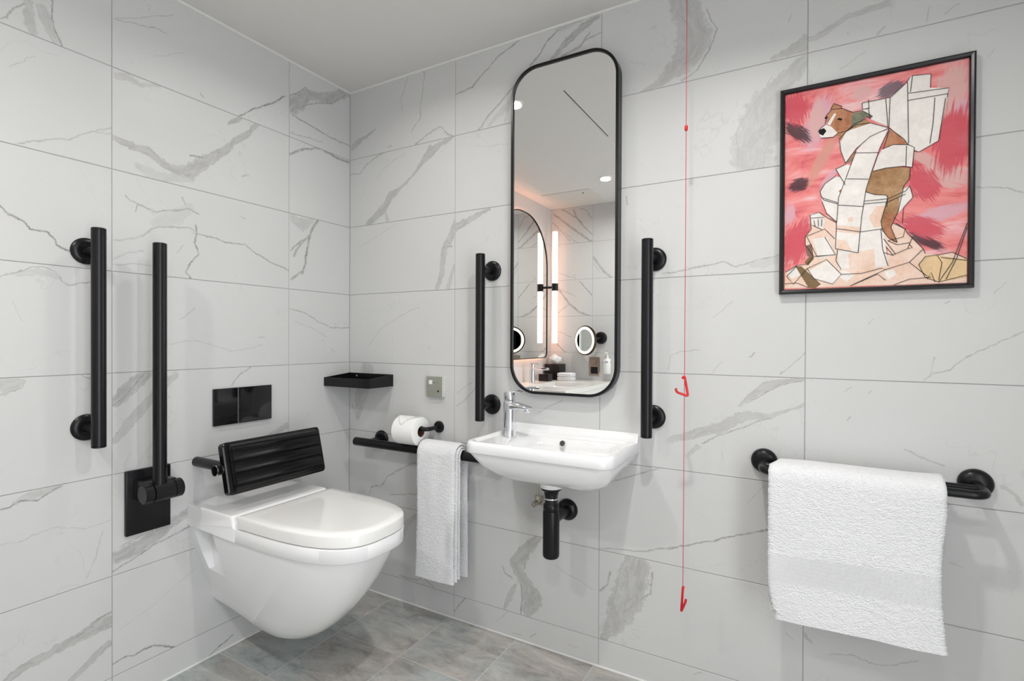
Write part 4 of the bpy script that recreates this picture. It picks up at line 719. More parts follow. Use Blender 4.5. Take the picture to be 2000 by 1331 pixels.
for y, k in ((-.172, .0), (-.170, .6), (-.166, 1), (.166, 1), (.170, .6), (.172, .0)):
    cush.append([(.004+(x-.004)*k, y, z) for z, x in pf])
obj('ribbed_cushion', xf(loft(cush), PM), PAD, br, True, 30)

# ------------------------------------------------------------------ grab bars
def flange(org, axis, parent, r=.0375):
    return obj('wall_flange', lathe([(r, 0), (r, .005), (r-.003, .0085), (r-.010, .0115), (.020, .0125), (.0185, .012)], org, axis, 40), BLACK, parent, True, 40)
def straight_bar(loc, base, axis_out, p0, p1, fl, label):
    o = empty('grab_bar', base, label, 'grab bar', 'straight black grab bars')
    a = Vector(axis_out); p0 = Vector(p0); p1 = Vector(p1); d = (p1-p0).normalized()
    obj('bar', tube([p0+d*.006, p1-d*.006], .0175, 32), BLACK, o, True)
    for e, s_ in ((p0, 1), (p1, -1)):
        obj('end_cap', lathe([(.0160, 0), (.0175, .0015), (.0175, .0052), (.0165, .006)], e, d*s_, 32), BLACK, o, True)
    for q in fl:
        q = Vector(q); f_ = flange(q, a, o); k = abs((p0-q).dot(a))
        obj('standoff', tube([q+a*.010, q+a*(k-.004)], .0125, 24), BLACK, f_, True)
    return o
straight_bar(0, (0, -.978, .795), (1, 0, 0), (.072, -.978, .797), (.072, -.978, 1.409), [(0, -.980, 1.350), (0, -.980, .848)], 'vertical black grab bar at the far left, beside the folded-up drop-down rail')
straight_bar(0, (.752, 0, .8), (0, -1, 0), (.748, -.073, .805), (.748, -.073, 1.417), [(.756, 0, 1.362), (.756, 0, .859)], 'vertical black grab bar left of the tall mirror')
straight_bar(0, (1.364, 0, .8), (0, -1, 0), (1.360, -.073, .803), (1.360, -.073, 1.415), [(1.364, 0, 1.361), (1.364, 0, .859)], 'vertical black grab bar right of the tall mirror, beside the red cord')
straight_bar(0, (.45, 0, .65), (0, -1, 0), (.114, -.072, .667), (.790, -.072, .667), [(.197, 0, .672), (.697, 0, .672)], 'horizontal black grab rail with the small white towel, left of the basin')

# ------------------------------------------------------------------ drop-down rail, folded up
dr = empty('drop_down_rail', (0, -.823, .502), 'black drop-down support rail folded upright on its square wall plate', 'grab rail')
obj('wall_plate', box(0, .014, -.886, -.760, .503, .700, .003, 2), BLACK, dr, True, 40)
obj('hinge_block', box(.012, .092, -.868, -.782, .612, .672, .004, 2), BLACK, dr, True, 40)
piv = obj('hinge_barrel', tube([(.09, -.852, .640), (.09, -.796, .640)], .0285, 36), BLACK, dr, True)
for ya, yb in ((-.878, -.8535), (-.7945, -.770)):
    obj('barrel_end', lathe([(.026, 0), (.0285, .002), (.0285, abs(yb-ya)-.002), (.026, abs(yb-ya))], (.09, ya, .640), (0, 1, 0), 36), BLACK, dr, True)
obj('rail_tube', tube([(.09, -.830, .652), (.09, -.830, 1.386)], .0185, 32), BLACK, dr, True)
obj('tube_cap', lathe([(.0185, 0), (.0182, .003), (.016, .004)], (.09, -.830, 1.386), (0, 0, 1), 32), BLACK, dr, True)

# ------------------------------------------------------------------ corner shelf
cs = empty('corner_shelf', (.12, -.07, .903), 'black metal tray shelf fixed in the corner above the toilet roll', 'shelf')
obj('tray_floor', box(.001, .258, -.143, -.001, .903, .906), BLACK, cs)
def plate(pts, dv):
    a = [Vector(p) for p in pts]; d = Vector(dv); return loft([a, [p+d for p in a]])
obj('front_lip', plate([(.001, -.143, .903), (.258, -.138, .903), (.258, -.138, .9405), (.001, -.143, .9395)], (0, .003, 0)), BLACK, cs)
obj('side_lip', plate([(.258, -.138, .903), (.258, -.001, .903), (.258, -.001, .953), (.258, -.138, .9405)], (.003, 0, 0)), BLACK, cs)
obj('back_plate', plate([(.001, -.004, .903), (.258, -.004, .903), (.258, -.004, .953), (.001, -.004, .953)], (0, .003, 0)), BLACK, cs)
obj('back_plate', plate([(.001, -.143, .903), (.001, -.001, .903), (.001, -.001, .953), (.001, -.143, .9395)], (.003, 0, 0)), BLACK, cs)
obj('screw', lathe([(.004, 0), (.004, .0015), (.002, .0025)], (.05, -.004, .940), (0, -1, 0), 12), STEEL, cs, True)

# ------------------------------------------------------------------ alarm reset plate
rp_ = empty('alarm_reset_plate', (.495, 0, .872), 'small square steel alarm reset plate on the tiles above the toilet roll', 'switch plate')
obj('back_box', box(.456, .534, -.012, 0, .874, .953, .001), PLASTIC, rp_)
obj('face_plate', box(.4535, .536, -.018, -.012, .8715, .9545, .0012), STEEL, rp_)
obj('button', box(.468, .484, -.0205, -.018, .923, .939, .001), PLASTIC, rp_)
for x in (.464, .526): obj('screw', lathe([(.004, 0), (.0035, .001)], (x, -.018, .9135), (0, -1, 0), 14), NICKEL, rp_, True)
obj('lamp', lathe([(.0022, 0), (.0015, .001)], (.494, -.018, .9305), (0, -1, 0), 10), BLACK, rp_)
obj('legend', box(.501, .517, -.0183, -.018, .927, .9345), mat('engraved_legend', (.32, .33, .26), .5, metal=.3, bump=(600, .5, .001)), rp_)
obj('key_hole', lathe([(.0045, 0), (.004, .001)], (.5135, -.018, .8965), (0, -1, 0), 16), mat('dark_rubber', (.01, .012, .008), .6, bump=(100, .1, .001)), rp_)

# ------------------------------------------------------------------ toilet roll and its holder
th = empty('toilet_roll_holder', (.507, 0, .725), 'black wall-mounted toilet roll holder arm with a round flange', 'roll holder')
obj('wall_flange', lathe([(.0235, 0), (.0235, .006), (.021, .009), (.012, .010)], (.507, 0, .752), (0, -1, 0), 32), BLACK, th, True, 40)
obj('arm', tube(bend([(.507, -.008, .752), (.507, -.078, .752), (.372, -.078, .752)], .022, 8), .0085, 20), BLACK, th, True)
ro = empty('toilet_roll', (.43, -.078, .683), 'white toilet roll with a folded tip on the black wall holder', 'toilet roll')
def roll(x0, x1, cy, cz, ro_, ri):
    prof = [(ri, 0), (ro_-.002, 0), (ro_, .0015), (ro_, x1-x0-.0015), (ro_-.002, x1-x0), (ri, x1-x0), (ri, 0)]
    return lathe(prof, (x0, cy, cz), (1, 0, 0), 56, False)
RY, RZ = -.078, .7415
obj('paper', roll(.372, .478, RY, RZ, .0555, .0215), PAPER, ro, True, 40)
obj('cardboard_core', lathe([(.0210, .0005), (.0214, .0005), (.0214, .1055), (.0198, .1055), (.0198, .0005), (.0210, .0005)], (.372, RY, RZ), (1, 0, 0), 40, False), CARD, ro, True, 40)
# folded triangular end of the sheet, lying on the front of the roll
def on_roll(x, ang, r): return (x, RY-r*math.cos(ang), RZ+r*math.sin(ang))
tip = [[on_roll(.3735+i/16*.103, R(a), .0558+.0007*k) for i in range(17)] for k in (0, 1) for a in ()]
V, F = [], []
NA = 14
for i in range(17):
    u = i/16; x = .3735+u*.103
    a1 = 112; a0 = 28+74*abs(u-.42)/.58
    a0 = min(a0, a1-1)
    for k in range(NA+1): V.append(on_roll(x, R(a1+(a0-a1)*k/NA), .0563+.0022*(k/NA)**3))
for i in range(16):
    for k in range(NA): F.append((i*(NA+1)+k, i*(NA+1)+k+1, (i+1)*(NA+1)+k+1, (i+1)*(NA+1)+k))
tp = obj('folded_tip', (V, F), PAPER, ro, True, 60); sm = tp.modifiers.new('thick', 'SOLIDIFY'); sm.thickness = .0008

# ------------------------------------------------------------------ basin
BX0, BX1, BYF = .820, 1.318, -.288
bs = empty('wash_basin', (1.069, 0, .64), 'small white wall-hung basin under the tall mirror', 'basin')
def rg(x0, x1, y0, y1, r, z, k=10): return [(x, y, z if not callable(z) else z(x, y)) for x, y in rr(x0, x1, y0, y1, r, k)]
CR = (.042, .004, .004, .042)
def rin(i): return tuple(max(.003, c-i) for c in CR)
top = [rg(BX0+.012, BX1-.012, BYF+.012, 0, rin(.012), .737), rg(BX0+.003, BX1-.003, BYF+.003, 0, rin(.003), .7375), rg(BX0, BX1, BYF, 0, CR, .742), rg(BX0, BX1, BYF, 0, CR, .766), rg(BX0+.0025, BX1-.0025, BYF+.0025, -.0005, rin(.002), .7725), rg(BX0+.008, BX1-.008, BYF+.008, -.001, rin(.008), .7755),
       rg(BX0+.016, BX1-.016, BYF+.016, -.026, (.034, .02, .02, .034), .7755), rg(BX0+.0205, BX1-.021, BYF+.0205, -.0285, (.032, .02, .02, .032), .7735),
       rg(BX0+.026, BX1-.025, BYF+.024, -.031, (.030, .02, .02, .030), .7680), rg(BX0+.034, BX1-.030, BYF+.028, -.033, (.030, .022, .02, .028), .7660),
       rg(BX0+.110, BX1-.036, BYF+.033, -.036, (.040, .03, .025, .030), .7645), rg(BX0+.130, BX1-.046, BYF+.038, -.040, (.045, .035, .03, .035), .7580),
       rg(BX0+.142, BX1-.062, BYF+.046, -.046, (.05, .04, .035, .04), .7420), rg(BX0+.152, BX1-.084, BYF+.056, -.054, (.05, .045, .04, .045), .7170),
       rg(BX0+.166, BX1-.110, BYF+.070, -.066, (.05, .045, .045, .045), .6960), rg(BX0+.185, BX1-.145, BYF+.090, -.088, (.04, .035, .035, .04), .6840), rg(BX0+.232, BX1-.232, BYF+.135, -.135, (.012, .008, .008, .012), .6790)]
obj('basin_top', loft(top), CERAMIC, bs, True, 70)
und = [rg(BX0+.010, BX1-.010, BYF+.010, 0, rin(.010), .741), rg(BX0+.012, BX1-.012, BYF+.012, 0, rin(.012), .732), rg(BX0+.018, BX1-.015, BYF+.018, 0, (.045, .004, .004, .045), .715),
       rg(BX0+.034, BX1-.024, BYF+.028, -.002, (.05, .006, .006, .05), lambda x, y: .693+.012*max(0, 1+y/.15)), rg(BX0+.062, BX1-.040, BYF+.045, -.012, (.055, .01, .01, .055), lambda x, y: .672+.020*max(0, 1+y/.15)),
       rg(BX0+.110, BX1-.066, BYF+.068, -.03, (.055, .02, .02, .055), lambda x, y: .654+.022*max(0, 1+y/.15)), rg(BX0+.165, BX1-.100, BYF+.095, -.055, (.05, .03, .03, .05), .644), rg(BX0+.205, BX1-.205, BYF+.12, -.10, (.02, .01, .01, .02), .641)]
obj('basin_underside', loft(und, True, True), CERAMIC, bs, True, 60)
# raised ledge along the wall
ups = [[(x, y, z) for y, z in ((0, .742), (0, .8005), (-.007, .8015), (-.0115, .7995), (-.0145, .792), (-.0185, .778), (-.032, .768), (-.034, .742))] for x in (BX0+.004,)]
def up_ring(x, k): return [(x, 0, .742), (x, 0, .742+.0585*k), (x, -.007, .742+.0595*k), (x, -.0115, .742+.0575*k), (x, -.0150, .742+.050*k), (x, -.0195, .742+.036*k), (x, -.033, .742+.026*k), (x, -.035, .742)]
obj('splash_ledge', loft([up_ring(BX0+.001, .93), up_ring(BX0+.005, .985), up_ring(BX0+.010, 1), up_ring(BX1-.010, 1), up_ring(BX1-.005, .985), up_ring(BX1-.001, .93)]), CERAMIC, bs, True, 50)
obj('overflow_hole', lathe([(.0092, .002), (.0112, .0022), (.0112, .0026), (.0098, .0030), (.0092, .001)], (1.067, -.0455, .7500), (0, -.94, .33), 28, False), CERAMIC, bs, True)
obj('overflow_hole', lathe([(.0098, .0015), (.0098, .0024)], (1.067, -.0455, .7500), (0, -.94, .33), 28), mat('dark_hole', (.045, .045, .045), .6, bump=(50, .05, .001)), bs)
obj('drain_collar', lathe([(.040, .648), (.0395, .632), (.037, .624), (.030, .621)], (1.069, -.136, 0), (0, 0, 1), 36), CERAMIC, bs, True)
obj('plug', lathe([(.030, .679), (.030, .682), (.026, .6835)], (1.066, -.146, 0), (0, 0, 1), 32), CHROME, bs, True)

# tap on the left ledge, spout to the right
FXX, FYY = .892, -.105
fa = empty('basin_tap', (FXX, FYY, .766), 'chrome single-lever tap on the left ledge of the small basin', 'tap')
def ell(cx, cy, z, rx, ry, n=36): return [(cx+rx*math.cos(2*math.pi*k/n), cy+ry*math.sin(2*math.pi*k/n), z) for k in range(n)]
obj('body', loft([ell(FXX-.004, FYY, .7655, .028, .0265), ell(FXX-.004, FYY, .7685, .0282, .0267), ell(FXX-.003, FYY, .775, .0255, .0245), ell(FXX-.001, FYY, .80, .0228, .0215), ell(FXX, FYY, .84, .0210, .0200), ell(FXX, FYY, .880, .0204, .0195), ell(FXX+.001, FYY, .8925, .0202, .0195), ell(FXX+.001, FYY, .8945, .018, .0175)]), CHROME, fa, True, 50)
def sp_ring(x, zc, hw, hh): return [(x, FYY+hw*a, zc+hh*b) for a, b in ((-.55, -1), (.55, -1), (.9, -.8), (1, -.2), (.95, .5), (.6, .95), (-.6, .95), (-.95, .5), (-1, -.2), (-.9, -.8))]
obj('spout', loft([sp_ring(FXX+.002, .8745, .0185, .0175), sp_ring(FXX+.020, .8770, .0175, .0130), sp_ring(FXX+.047, .8745, .0165, .0095), sp_ring(FXX+.070, .8710, .0150, .0070), sp_ring(FXX+.080, .8705, .0135, .0050), sp_ring(FXX+.087, .8715, .011, .0018)]), CHROME, fa, True, 50)
obj('aerator', lathe([(.0100, 0), (.0112, .002), (.0112, .012), (.009, .016)], (FXX+.068, FYY, .8555), (.12, 0, 1), 28), CHROME, fa, True, 50)
obj('handle', loft([ell(FXX+.001, FYY, .8955, .0190, .0185), ell(FXX+.0005, FYY, .898, .0196, .0192), ell(FXX-.001, FYY, .917, .0190, .0186), ell(FXX-.001, FYY, .9225, .0186, .0182), ell(FXX-.001, FYY, .925, .015, .0145)]), CHROME, fa, True, 50)
obj('lever', loft([[(x, FYY+hw*a, zc+hh*b) for a, b in ((-1, -1), (1, -1), (1, 1), (-1, 1))] for x, zc, hw, hh in ((FXX-.012, .9235, .0175, .0025), (FXX+.018, .9245, .0160, .0028), (FXX+.040, .9250, .0130, .0022), (FXX+.048, .9252, .011, .0010))]), CHROME, fa, True, 30)

# waste trap and valve under the basin
wt = empty('bottle_trap', (1.068, -.136, .395), 'black bottle trap hanging under the small basin', 'pipe trap')
tx, ty = 1.068, -.136
obj('waste_flange', lathe([(.034, .622), (.033, .6175), (.024, .610), (.0225, .600)], (tx, ty, 0), (0, 0, 1), 36), BLACK, wt, True)
obj('tail_pipe', lathe([(.0215, .555), (.0215, .602)], (tx, ty, 0), (0, 0, 1), 32), BLACKG, wt, True)
obj('chrome_ring', lathe([(.0219, .5850), (.0226, .5860), (.0226, .5885), (.0219, .5895)], (tx, ty, 0), (0, 0, 1), 32), CHROME, wt, True)
obj('nut', lathe([(.0245, .548), (.0262, .551), (.0262, .566), (.0235, .570)], (tx, ty, 0), (0, 0, 1), 32), BLACK, wt, True, 40)
obj('bottle', lathe([(.0235, .3955), (.0262, .399), (.0272, .405), (.0272, .543), (.0262, .548), (.022, .549)], (tx, ty, 0), (0, 0, 1), 40), BLACK, wt, True, 40)
obj('outlet_pipe', tube([(tx, ty+.02, .513), (tx, -.004, .513)], .0165, 28), BLACK, wt, True)
obj('wall_rose', lathe([(.037, 0), (.037, .006), (.034, .012), (.025, .020), (.0205, .021)], (tx, 0, .513), (0, -1, 0), 36), BLACK, wt, True, 40)
vl = empty('isolation_valve', (.972, -.05, .52), 'small brass-coloured angle valve with a thin pipe under the basin', 'valve')
obj('pipe', tube([(.978, -.052, .549), (.978, -.054, .65)], .0048, 14), NICKEL, vl, True)
obj('valve_body', tube([(.978, 0, .541), (.978, -.058, .541)], .0085, 18), NICKEL, vl, True)
obj('compression_nut', lathe([(.0115, 0), (.0125, .002), (.0125, .013), (.0115, .015)], (.978, -.052, .546), (0, 0, 1), 6), NICKEL, vl)
obj('compression_nut', lathe([(.0120, 0), (.0130, .002), (.0130, .012), (.0120, .014)], (.978, -.012, .541), (0, -1, 0), 6), NICKEL, vl)
obj('knob', lathe([(.0095, 0), (.0105, .002), (.0105, .016), (.0085, .020)], (.975, -.055, .536), (-.35, -.9, -.35), 12), NICKEL, vl, True)
obj('knob', lathe([(.006, 0), (.008, .006), (.008, .014)], (.978, -.045, .536), (.9, -.2, -.3), 12), NICKEL, vl, True)

# ------------------------------------------------------------------ tall mirror
MX0, MX1, MZ0, MZ1, MD = .853, 1.2535, .9115, 2.0725, .036
mi_ = empty('wall_mirror', ((MX0+MX1)/2, 0, MZ0), 'tall mirror with rounded corners and a thin black frame above the small basin', 'mirror')
def mr_(i, y, r): return [(x, y, z) for x, z in rr(MX0+i, MX1-i, MZ0+i, MZ1-i, r-i, 14)]
RC = .102
obj('frame', loft([mr_(0, 0, RC), mr_(0, -MD+.001, RC), mr_(.001, -MD, RC), mr_(.0085, -MD, RC), mr_(.0095, -MD+.001, RC), mr_(.0095, -MD+.006, RC)], False, False), BLACK, mi_, True, 40)
mg = mr_(.0085, -MD+.0055, RC); obj('glass', (mg, [tuple(range(len(mg)))]), MIRROR, mi_)
obj('backing', loft([mr_(.002, -.002, RC), mr_(.002, -MD+.007, RC)]), BLACK, mi_)
# ------------------------------------------------------------------ red emergency pull cord
CXX, CYY = 1.488, -.15
pc = empty('emergency_cord', (CXX, CYY, .33), 'red emergency pull cord with bead and two red toggles hanging in front of the tiles', 'pull cord')
obj('ceiling_switch', lathe([(.038, 0), (.038, -.012), (.033, -.020), (.012, -.026), (.010, -.030)], (CXX, CYY, CEIL), (0, 0, 1), 32), PLASTIC, pc, True, 40)
obj('cord', tube([(CXX, CYY, CEIL-.028), (CXX, CYY, .985), (CXX-.001, CYY, .40)], .00095, 8), REDC, pc, True)
obj('bead', lathe([(.0015, -.009), (.0040, -.007), (.0050, 0), (.0040, .007), (.0015, .009)], (CXX, CYY, 1.702), (0, 0, 1), 16), REDP, pc, True)
def toggle(pts): return obj('toggle', tube(bend(pts, .006, 4), .0034, 12), REDP, pc, True)
toggle([(CXX-.006, CYY, .996), (CXX+.0005, CYY-.002, 1.003), (CXX+.010, CYY, .946), (CXX-.019, CYY-.012, .957), (CXX-.021, CYY-.014, .968)])
toggle([(CXX+.0025, CYY, .402), (CXX-.0005, CYY, .405), (CXX-.005, CYY, .333), (CXX+.009, CYY-.010, .370), (CXX+.0095, CYY-.010, .376)])

# ------------------------------------------------------------------ framed picture
PX0, PX1, PZ0, PZ1 = 1.718, 2.139, 1.2345, 1.8075
pic = empty('framed_picture', ((PX0+PX1)/2, 0, PZ0), 'black framed print of a dog wrapped in toilet paper on red and pink', 'picture')
def pr_(i, y): return [(x, y, z) for x, z in ((PX0+i, PZ0+i), (PX1-i, PZ0+i), (PX1-i, PZ1-i), (PX0+i, PZ1-i))]
obj('frame', loft([pr_(0, 0), pr_(0, -.019), pr_(.002, -.022), pr_(.005, -.023), pr_(.010, -.0205), pr_(.0125, -.016), pr_(.0125, -.010)], False, False), mat('black_lacquer_frame', (.012, .012, .014), .22, spec=.5, bump=(40, .03, .001)), pic, False)
def canvas_mat(name, col, weave=True, patch=None):
    m = mat(name, col, .85, spec=.2); N, L = nt(m); b = N['Principled BSDF']
    tc = N.new('ShaderNodeTexCoord'); src = None
    n = N.new('ShaderNodeTexNoise'); n.inputs['Scale'].default_value = 22; n.inputs['Detail'].default_value = 6; n.inputs['Roughness'].default_value = .7; L.new(tc.outputs['Object'], n.inputs['Vector'])
    x = N.new('ShaderNodeMix'); x.data_type = 'RGBA'; k = .92 if patch is None or name == 'print_peach' else .65
    x.inputs[6].default_value = (*[c*k for c in col], 1); x.inputs[7].default_value = (*(patch or [min(1, c*1.12) for c in col]), 1)
    mr = N.new('ShaderNodeMapRange'); L.new(n.outputs[0], mr.inputs[0]); mr.inputs[1].default_value = .35; mr.inputs[2].default_value = .68; L.new(mr.outputs[0], x.inputs[0])
    # linen weave
    wv = N.new('ShaderNodeTexNoise'); mp = N.new('ShaderNodeMapping'); mp.inputs['Scale'].default_value = (260, 260, 900); L.new(tc.outputs['Object'], mp.inputs[0]); L.new(mp.outputs[0], wv.inputs['Vector']); wv.inputs['Scale'].default_value = 1
    y = N.new('ShaderNodeMix'); y.data_type = 'RGBA'; y.blend_type = 'OVERLAY'; y.inputs[0].default_value = .28; L.new(x.outputs[2], y.inputs[6]); L.new(wv.outputs[0], y.inputs[7])
    L.new(y.outputs[2], b.inputs['Base Color']); return m
ground = mat('painted_red_ground', (.7, .2, .2), .85, spec=.2)
N, L = nt(ground); b = N['Principled BSDF']; tc = N.new('ShaderNodeTexCoord')
mp = N.new('ShaderNodeMapping'); mp.inputs['Rotation'].default_value = (0, -.75, 0); mp.inputs['Scale'].default_value = (1, 1, 3.2); L.new(tc.outputs['Object'], mp.inputs[0])
n = N.new('ShaderNodeTexNoise'); n.inputs['Scale'].default_value = 7.5; n.inputs['Detail'].default_value = 7; n.inputs['Roughness'].default_value = .62; n.inputs['Distortion'].default_value = .5; L.new(mp.outputs[0], n.inputs['Vector'])
rp2 = N.new('ShaderNodeValToRGB'); L.new(n.outputs[0], rp2.inputs[0]); e = rp2.color_ramp.elements
e[0].position = .30; e[0].color = (.56, .10, .13, 1); e[1].position = .70; e[1].color = (.80, .60, .55, 1)
for p_, c_ in ((.44, (.74, .21, .21, 1)), (.55, (.78, .29, .28, 1)), (.62, (.78, .40, .42, 1))):
    q_ = e.new(p_); q_.color = c_
L.new(rp2.outputs[0], b.inputs['Base Color'])
obj('canvas', box(PX0+.012, PX1-.012, -.0120, -.002, PZ0+.012, PZ1-.012), ground, pic)
ACOL = {'blush': (.66, .40, .38), 'charcoal': (.045, .035, .045), 'coat': (.44, .22, .10), 'cream': (.72, .52, .30), 'dog': (.52, .20, .10), 'green': (.16, .22, .16), 'ink': (.015, .014, .014),
        'olive': (.20, .13, .07), 'paper': (.78, .735, .695), 'peach': (.82, .56, .43), 'peachy': (.62, .30, .24), 'pink': (.66, .38, .44), 'rose': (.58, .09, .12), 'shade': (.22, .13, .10), 'smoke': (.15, .12, .15)}
APATCH = {'coat': (.50, .32, .18), 'dog': (.58, .30, .18), 'peach': (.84, .68, .59), 'pink': (.70, .30, .42), 'blush': (.70, .50, .46), 'green': (.30, .26, .18)}
ANAME = {'blush': 'blush_brushwork', 'charcoal': 'charcoal_brushwork', 'coat': 'dog_coat_print', 'cream': 'cream_paper_print', 'dog': 'dog_print', 'green': 'green_wash_print', 'ink': 'nose_and_eyes_print', 'olive': 'olive_wash_print',
         'paper': 'white_paper_print', 'peach': 'peach_paper_print', 'peachy': 'peach_brushwork', 'pink': 'pink_brushwork', 'rose': 'rose_brushwork', 'shade': 'brown_wash_print', 'smoke': 'grey_brushwork'}
from mathutils.geometry import tessellate_polygon
BRUSH = ('blush', 'charcoal', 'peachy', 'pink', 'rose', 'smoke')
INX0, INX1, INZ0, INZ1 = PX0+.0135, PX1-.0135, PZ0+.0135, PZ1-.0135
def clampi(p): return (min(max(p[0], INX0), INX1), min(max(p[1], INZ0), INZ1))
# loose brush marks of the painted ground: soft, streaked patches in its material
gcol = rp2.outputs[0]; org = WLOC[pic.name]
def gm(op, a, b_=None, c=None):
    q = N.new('ShaderNodeMath'); q.operation = op
    for i, v in enumerate((a, b_, c)):
        if v is None: continue
        if hasattr(v, 'is_linked'): L.new(v, q.inputs[i])
        else: q.inputs[i].default_value = v
    return q.outputs[0]
for bi, (c, P) in enumerate(q for q in ART if q[0] in BRUSH):
    n_ = len(P); mx_ = sum(p[0] for p in P)/n_; mz_ = sum(p[1] for p in P)/n_
    sxx = sum((p[0]-mx_)**2 for p in P)/n_; szz = sum((p[1]-mz_)**2 for p in P)/n_; sxz = sum((p[0]-mx_)*(p[1]-mz_) for p in P)/n_
    th_ = .5*math.atan2(2*sxz, sxx-szz); ca, sa = math.cos(th_), math.sin(th_)
    la = math.sqrt(max(1e-6, sxx*ca*ca+2*sxz*sa*ca+szz*sa*sa))*1.55; lb = math.sqrt(max(1e-6, sxx*sa*sa-2*sxz*sa*ca+szz*ca*ca))*1.55
    d0 = N.new('ShaderNodeVectorMath'); d0.operation = 'SUBTRACT'; L.new(tc.outputs['Object'], d0.inputs[0]); d0.inputs[1].default_value = (mx_-org.x, 0, mz_-org.z)
    def dotp(v):
        q = N.new('ShaderNodeVectorMath'); q.operation = 'DOT_PRODUCT'; L.new(d0.outputs[0], q.inputs[0]); q.inputs[1].default_value = v; return q.outputs['Value']
    u_ = dotp((ca/la, 0, sa/la)); v_ = dotp((-sa/lb, 0, ca/lb))
    cb = N.new('ShaderNodeCombineXYZ'); L.new(gm('MULTIPLY', u_, 1.6), cb.inputs[0]); L.new(gm('MULTIPLY', v_, 9.0), cb.inputs[1]); cb.inputs[2].default_value = bi*1.7
    ns_ = N.new('ShaderNodeTexNoise'); ns_.inputs['Scale'].default_value = 1; ns_.inputs['Detail'].default_value = 4; L.new(cb.outputs[0], ns_.inputs['Vector'])
    rad = gm('ADD', gm('SQRT', gm('ADD', gm('MULTIPLY', u_, u_), gm('MULTIPLY', v_, v_))), gm('MULTIPLY_ADD', ns_.outputs[0], 1.5, -.75))
    mk_ = N.new('ShaderNodeMapRange'); mk_.interpolation_type = 'SMOOTHSTEP'; L.new(rad, mk_.inputs[0]); mk_.inputs[1].default_value = 1.15; mk_.inputs[2].default_value = .75; mk_.inputs[4].default_value = .9
    mxn = N.new('ShaderNodeMix'); mxn.data_type = 'RGBA'; L.new(mk_.outputs[0], mxn.inputs[0]); L.new(gcol, mxn.inputs[6]); mxn.inputs[7].default_value = (*ACOL[c], 1); gcol = mxn.outputs[2]
L.new(gcol, b.inputs['Base Color'])
for k, (c, P) in enumerate(ART):
    if c in BRUSH: continue
    y = -.0121-.00002*k; v = [Vector((x, y, z)) for x, z in map(clampi, P)]
    obj(ANAME[c], (v, [tuple(t_) for t_ in tessellate_polygon([v])]), canvas_mat('print_'+c, ACOL[c], True, APATCH.get(c)), pic)
gs = []
for P in INK:
    P = [Vector((x, 0, z)) for x, z in map(clampi, P)]
    V, F = [], []
    for i, p in enumerate(P):
        d = P[min(i+1, len(P)-1)]-P[max(i-1, 0)]; d.normalize(); s_ = Vector((-d.z, 0, d.x))*.00068
        V += [tuple(p+s_+Vector((0, -.0142, 0))), tuple(p-s_+Vector((0, -.0142, 0)))]
    F = [(2*i, 2*i+1, 2*i+3, 2*i+2) for i in range(len(P)-1)]; gs.append((V, F))
obj('ink_outlines', join(*gs), mat('ink_black', (.02, .018, .018), .8, bump=(200, .1, .001)), pic)['kind'] = 'stuff'

# ------------------------------------------------------------------ towel rail on the right
tr = empty('towel_rail', (1.916, 0, .70), 'black double towel rail with rounded ends on the right, below the picture', 'towel rail')
for x in (1.683, 2.148):
    obj('wall_flange', lathe([(.035, 0), (.0350, .006), (.032, .014), (.024, .019), (.012, .021)], (x, 0, .757), (0, -1, 0), 40), BLACK, tr, True, 50)
obj('front_bar', tube(bend([(1.683, -.012, .757), (1.683, -.108, .752), (2.148, -.108, .752), (2.148, -.012, .757)], .032, 10), .0105, 24), BLACK, tr, True)
obj('rear_bar', tube([(1.683, -.057, .7555), (2.148, -.057, .7555)], .0085, 20), BLACK, tr, True)

